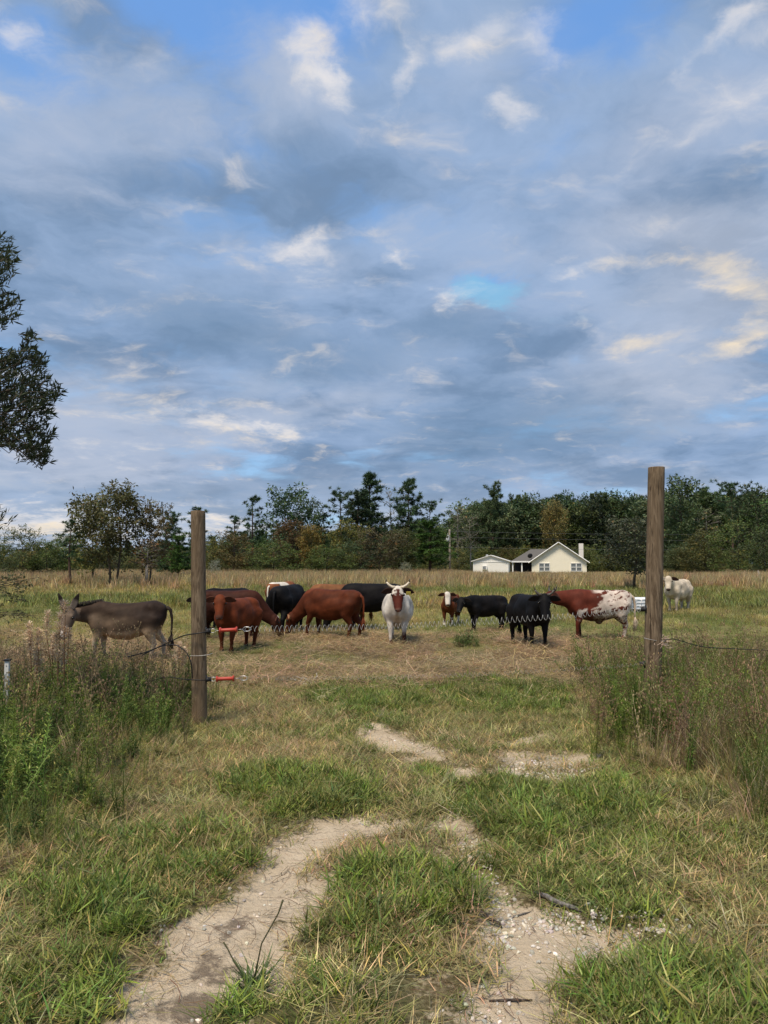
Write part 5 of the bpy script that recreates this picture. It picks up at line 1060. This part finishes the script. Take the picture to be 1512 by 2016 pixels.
def tank():
    p = ground_at(1263, 1207); e = empty('water_tank', (p[0], p[1], gz1(*p))); tag(e, 'white plastic water tank in a wire cage behind the speckled cow', 'tank'); k = p[1] / F_PX; W, Hh = 34 * k, 31 * k
    bm = bmesh.new(); bmesh.ops.create_cube(bm, size=1); bmesh.ops.scale(bm, vec=(W, W, Hh - .12), verts=bm.verts); bmesh.ops.bevel(bm, geom=bm.edges[:], offset=.07, segments=4, profile=.5, affect='EDGES'); bmesh.ops.translate(bm, vec=(0, 0, .12 + (Hh - .12) / 2), verts=bm.verts); me = bpy.data.meshes.new('tank'); bm.to_mesh(me); bm.free(); put('tank', me, plain('white_tank', (.78, .82, .86), .4), e)
    c = MB(); h = W / 2 + .015
    for j in range(4):
        z = .16 + j * (Hh - .22) / 3; q = [(-h, -h, z), (h, -h, z), (h, h, z), (-h, h, z), (-h, -h, z)]
        for a, b in zip(q, q[1:]): c.tube([a, b], .009, 5)
    for j in range(4):
        x = -h + j * 2 * h / 3
        for s in (-h, h): c.tube([(x, s, .1), (x, s, Hh - .06)], .009, 5); c.tube([(s, x, .1), (s, x, Hh - .06)], .009, 5)
    c.build('wire_cage', M_METAL, e); m = MB(); m.box((0, 0, .1), (W + .05, W + .05, .03))
    for sx in (-1, 0, 1): m.box((sx * W * .45, 0, .04), (.1, W, .085))
    m.build('pallet', M_DARK, e, False)
tank()

# ------------------------------------------------------------------ foreground plants and bits
M_PLUME = leaf_mat('seed_plume', False, .3, .8)
def plume_clump(px, py, heads, label):
    x, y = ground_at(px, py); e = empty('plume_grass', (x, y, gz1(x, y))); tag(e, label, 'tall weed', 'dry plume weeds on the left verge'); o = e.location.copy(); o.z = e.location.z
    for (hx, top, bot, w_) in heads:
        bx = hx + rng.normal(0, 3); b = Vector(((bx - px) * y / F_PX * .6, rng.normal(0, .06), -.02)); t = at(hx, top, y) - o; q = at(hx + rng.normal(0, 2), bot, y) - o; t.y += rng.normal(0, .06); q.y = t.y
        s = MB(); s.tube([b, b.lerp(q, .5) + Vector((rng.normal(0, .012), 0, 0)), q, t], [.006, .005, .004, .002], 5)
        for _ in range(5):
            f = rng.uniform(.1, .8); p = b.lerp(q, f); d = Vector((rng.normal(0, .06), rng.normal(0, .06), rng.uniform(.02, .15))); s.tube([p, p + d * .6, p + d + Vector((d.x * .5, d.y, -.03))], [.003, .003, .001], 3)
        so = s.build('stem', M_PLUME, e); so.color = (.3, .17, .09, 1); w_ *= 1.8; l = MB(); L = (t - q).length; d = (t - q).normalized(); W = w_ * y / F_PX
        for k in range(int(230 * max(1, w_ / 20))):
            f = rng.random(); p = q + d * L * f; v = Vector((rng.normal(), rng.normal(), rng.uniform(-.2, 1.5))).normalized(); r = W * (.3 + .7 * math.sin(math.pi * min(1, .15 + f * .8))) * rng.random() ** .6; p = p + Vector((v.x, v.y, 0)) * r * .6; ee, ss, uu = frame_for(v); ln = rng.uniform(.015, .05); k2 = rng.uniform(.55, 1.3)
            l.add([p - ss * .005, p + ss * .005, p + ee * ln + ss * .004, p + ee * ln - ss * .004], [(0, 1, 2, 3)], (k2, k2, k2))
        lo = l.build('seed_head', M_PLUME, e, False); lo.color = (.8, .63, .45, 1)
plume_clump(118, 1425, [(107, 1200, 1250, 8), (118, 1206, 1262, 9), (135, 1182, 1210, 10), (128, 1232, 1282, 9), (114, 1244, 1300, 9), (101, 1250, 1296, 7), (139, 1236, 1268, 7), (120, 1280, 1330, 7)], 'tall clump of pale fluffy plumes in front of the donkey head')
plume_clump(66, 1430, [(61, 1226, 1268, 8), (66, 1240, 1290, 7), (80, 1238, 1280, 6), (70, 1282, 1330, 6), (76, 1300, 1345, 5)], 'dry brown plume weeds left of the donkey, leftmost of the two clumps')
plume_clump(355, 1400, [(350, 1268, 1300, 5), (362, 1275, 1312, 4), (345, 1290, 1330, 4)], 'few thin pale seed stalks close to the left side of the left gate post')
def weed(px, py, hpx, wpx, n, tint, label, coll, cat='weed', group=None):
    x, y = ground_at(px, py); e = empty('weed_plant', (x, y, gz1(x, y))); tag(e, label, cat, group); k = y / F_PX; H_, W_ = hpx * k, wpx * k; me = leafy(n, (H_ * .35, H_ * 1.0), (.03, .07), (.012, .025), 24, 1.15, gcol(.05), W_ * .42); V = [v for v in me.V]; s = MB()
    o = me.build('leaves', M_WEED, e, False); o.color = (*tint, 1)
    for _ in range(5): d = Vector((rng.normal(0, .3), rng.normal(0, .3), 1)).normalized(); s.tube([(0, 0, -.03), d * H_ * .5, d * H_ * .8 + Vector((0, 0, .02))], [.006, .005, .002], 4)
    so = s.build('stem', M_PLUME, e); so.color = (.12, .1, .05, 1)
weed(917, 1272, 36, 78, 60, (.12, .17, .055), 'bushy green weed on the bare ground below the black calf', None)
weed(1010, 1240, 14, 26, 12, (.12, .2, .05), 'small bright green weed between the black calf and the black horned cow', None)
weed(1165, 1330, 90, 130, 50, (.14, .18, .055), 'tall feathery green weed at the feet of the speckled cow', None)
weed(1240, 1345, 85, 110, 38, (.15, .18, .06), 'bushy weed touching the left side of the right gate post', None)
weed(1375, 1290, 50, 80, 30, (.08, .13, .04), 'dark green weed beside the black cable right of the right post', None)
weed(60, 1160, 14, 40, 12, (.05, .08, .03), 'low dark weed in the field behind the sapling at the left', None)
def grass_clump():
    x, y = ground_at(497, 1935); e = empty('grass_clump', (x, y, gz1(x, y))); tag(e, 'dark green grass clump with two tall seed stalks alone on the bare left rut', 'grass clump')
    V, F, C = blade_arrays(110, (.08, .2), (.005, .009), .06, (.5, 1.35), (.1, .7), 3, gcol(.06)); o = put('blades', mk_data('blades', V, F, C), M_WEED, e); o.color = (.07, .115, .035, 1)
    s = MB()
    for px, py in ((557, 1772), (440, 1855)): t = at(px, py, y + .02) - e.location; s.tube([(0, 0, 0), t * .45 + Vector((-.02, 0, .02)), t * .85, t], [.0035, .003, .003, .0045], 4)
    so = s.build('seed_stalk', M_PLUME, e); so.color = (.1, .1, .05, 1)
grass_clump()
M_STICK = bark_mat('dead_stick', (.13, .12, .11), (.3, .28, .26), 60, 12); M_STICKD = bark_mat('dark_stick', (.05, .04, .035), (.15, .12, .1), 60, 12)
def stick(label, a, b, r, mat, bend=.01):
    A, B = ground_at(*a), ground_at(*b); A = Vector((*A, gz1(*A) + r * .7)); B = Vector((*B, gz1(*B) + r * .7)); q = [A.lerp(B, k / 5) + Vector((rng.normal(0, bend), rng.normal(0, bend), max(0, rng.normal(0, bend * .4)))) * (0 < k < 5) for k in range(6)]
    m = MB(); m.tube([p - A for p in q], [r * .75, r, r * 1.05, r, r * .9, r * .5], 8); d = (B - A) * .2; m.tube([q[3] - A, q[3] - A + Vector((-d.y, d.x, .01)) * .5], [r * .4, r * .15], 5); o = m.build('stick', mat); o.location = A; tag(o, label, 'stick', 'dead sticks on the track')
stick('thick grey stick lying at the edge of the right rut under the grass tuft', (1052, 1757), (1148, 1792), .013, M_STICK)
stick('short dark stick on the pale gravel at the left side of the right rut', (935, 1800), (988, 1813), .008, M_STICKD)
stick('thin dark twig across the bare sand at the bottom of the right rut', (963, 1957), (1048, 1955), .005, M_STICKD)
stick('slim grey twig bridging the gravel between the two sticks', (968, 1806), (1046, 1778), .004, M_STICK)
def marker():
    x, y = ground_at(9, 1425); e = empty('marker_post', (x, y, gz1(x, y))); tag(e, 'white drilled metal post standing in the weeds at the left edge', 'post'); h = at(9, 1302, y).z - e.location.z; m = MB()
    m.box((0, 0, h / 2 - .1), (.045, .006, h + .2)); m.box((-.0195, .018, h / 2 - .1), (.006, .03, h + .2)); m.box((.0195, .018, h / 2 - .1), (.006, .03, h + .2)); m.build('rail', plain('white_metal', (.7, .7, .68), .5), e, False); d = MB()
    for k in range(9): z = h - .05 - k * .07; d.tube([(.008 * (k % 2), -.0032, z), (.008 * (k % 2), -.006, z)], .006, 6)
    for k in range(9):
        z = h - .05 - k * .07; q = MB(); q.tube([(.008 * (k % 2), -.0032, z), (.008 * (k % 2), -.006, z)], .006, 6); q.build('hole', M_DARK, e)
    c = MB(); c.box((0, .012, h + .012), (.06, .05, .02)); c.build('cap', M_DARK, e, False)
marker()
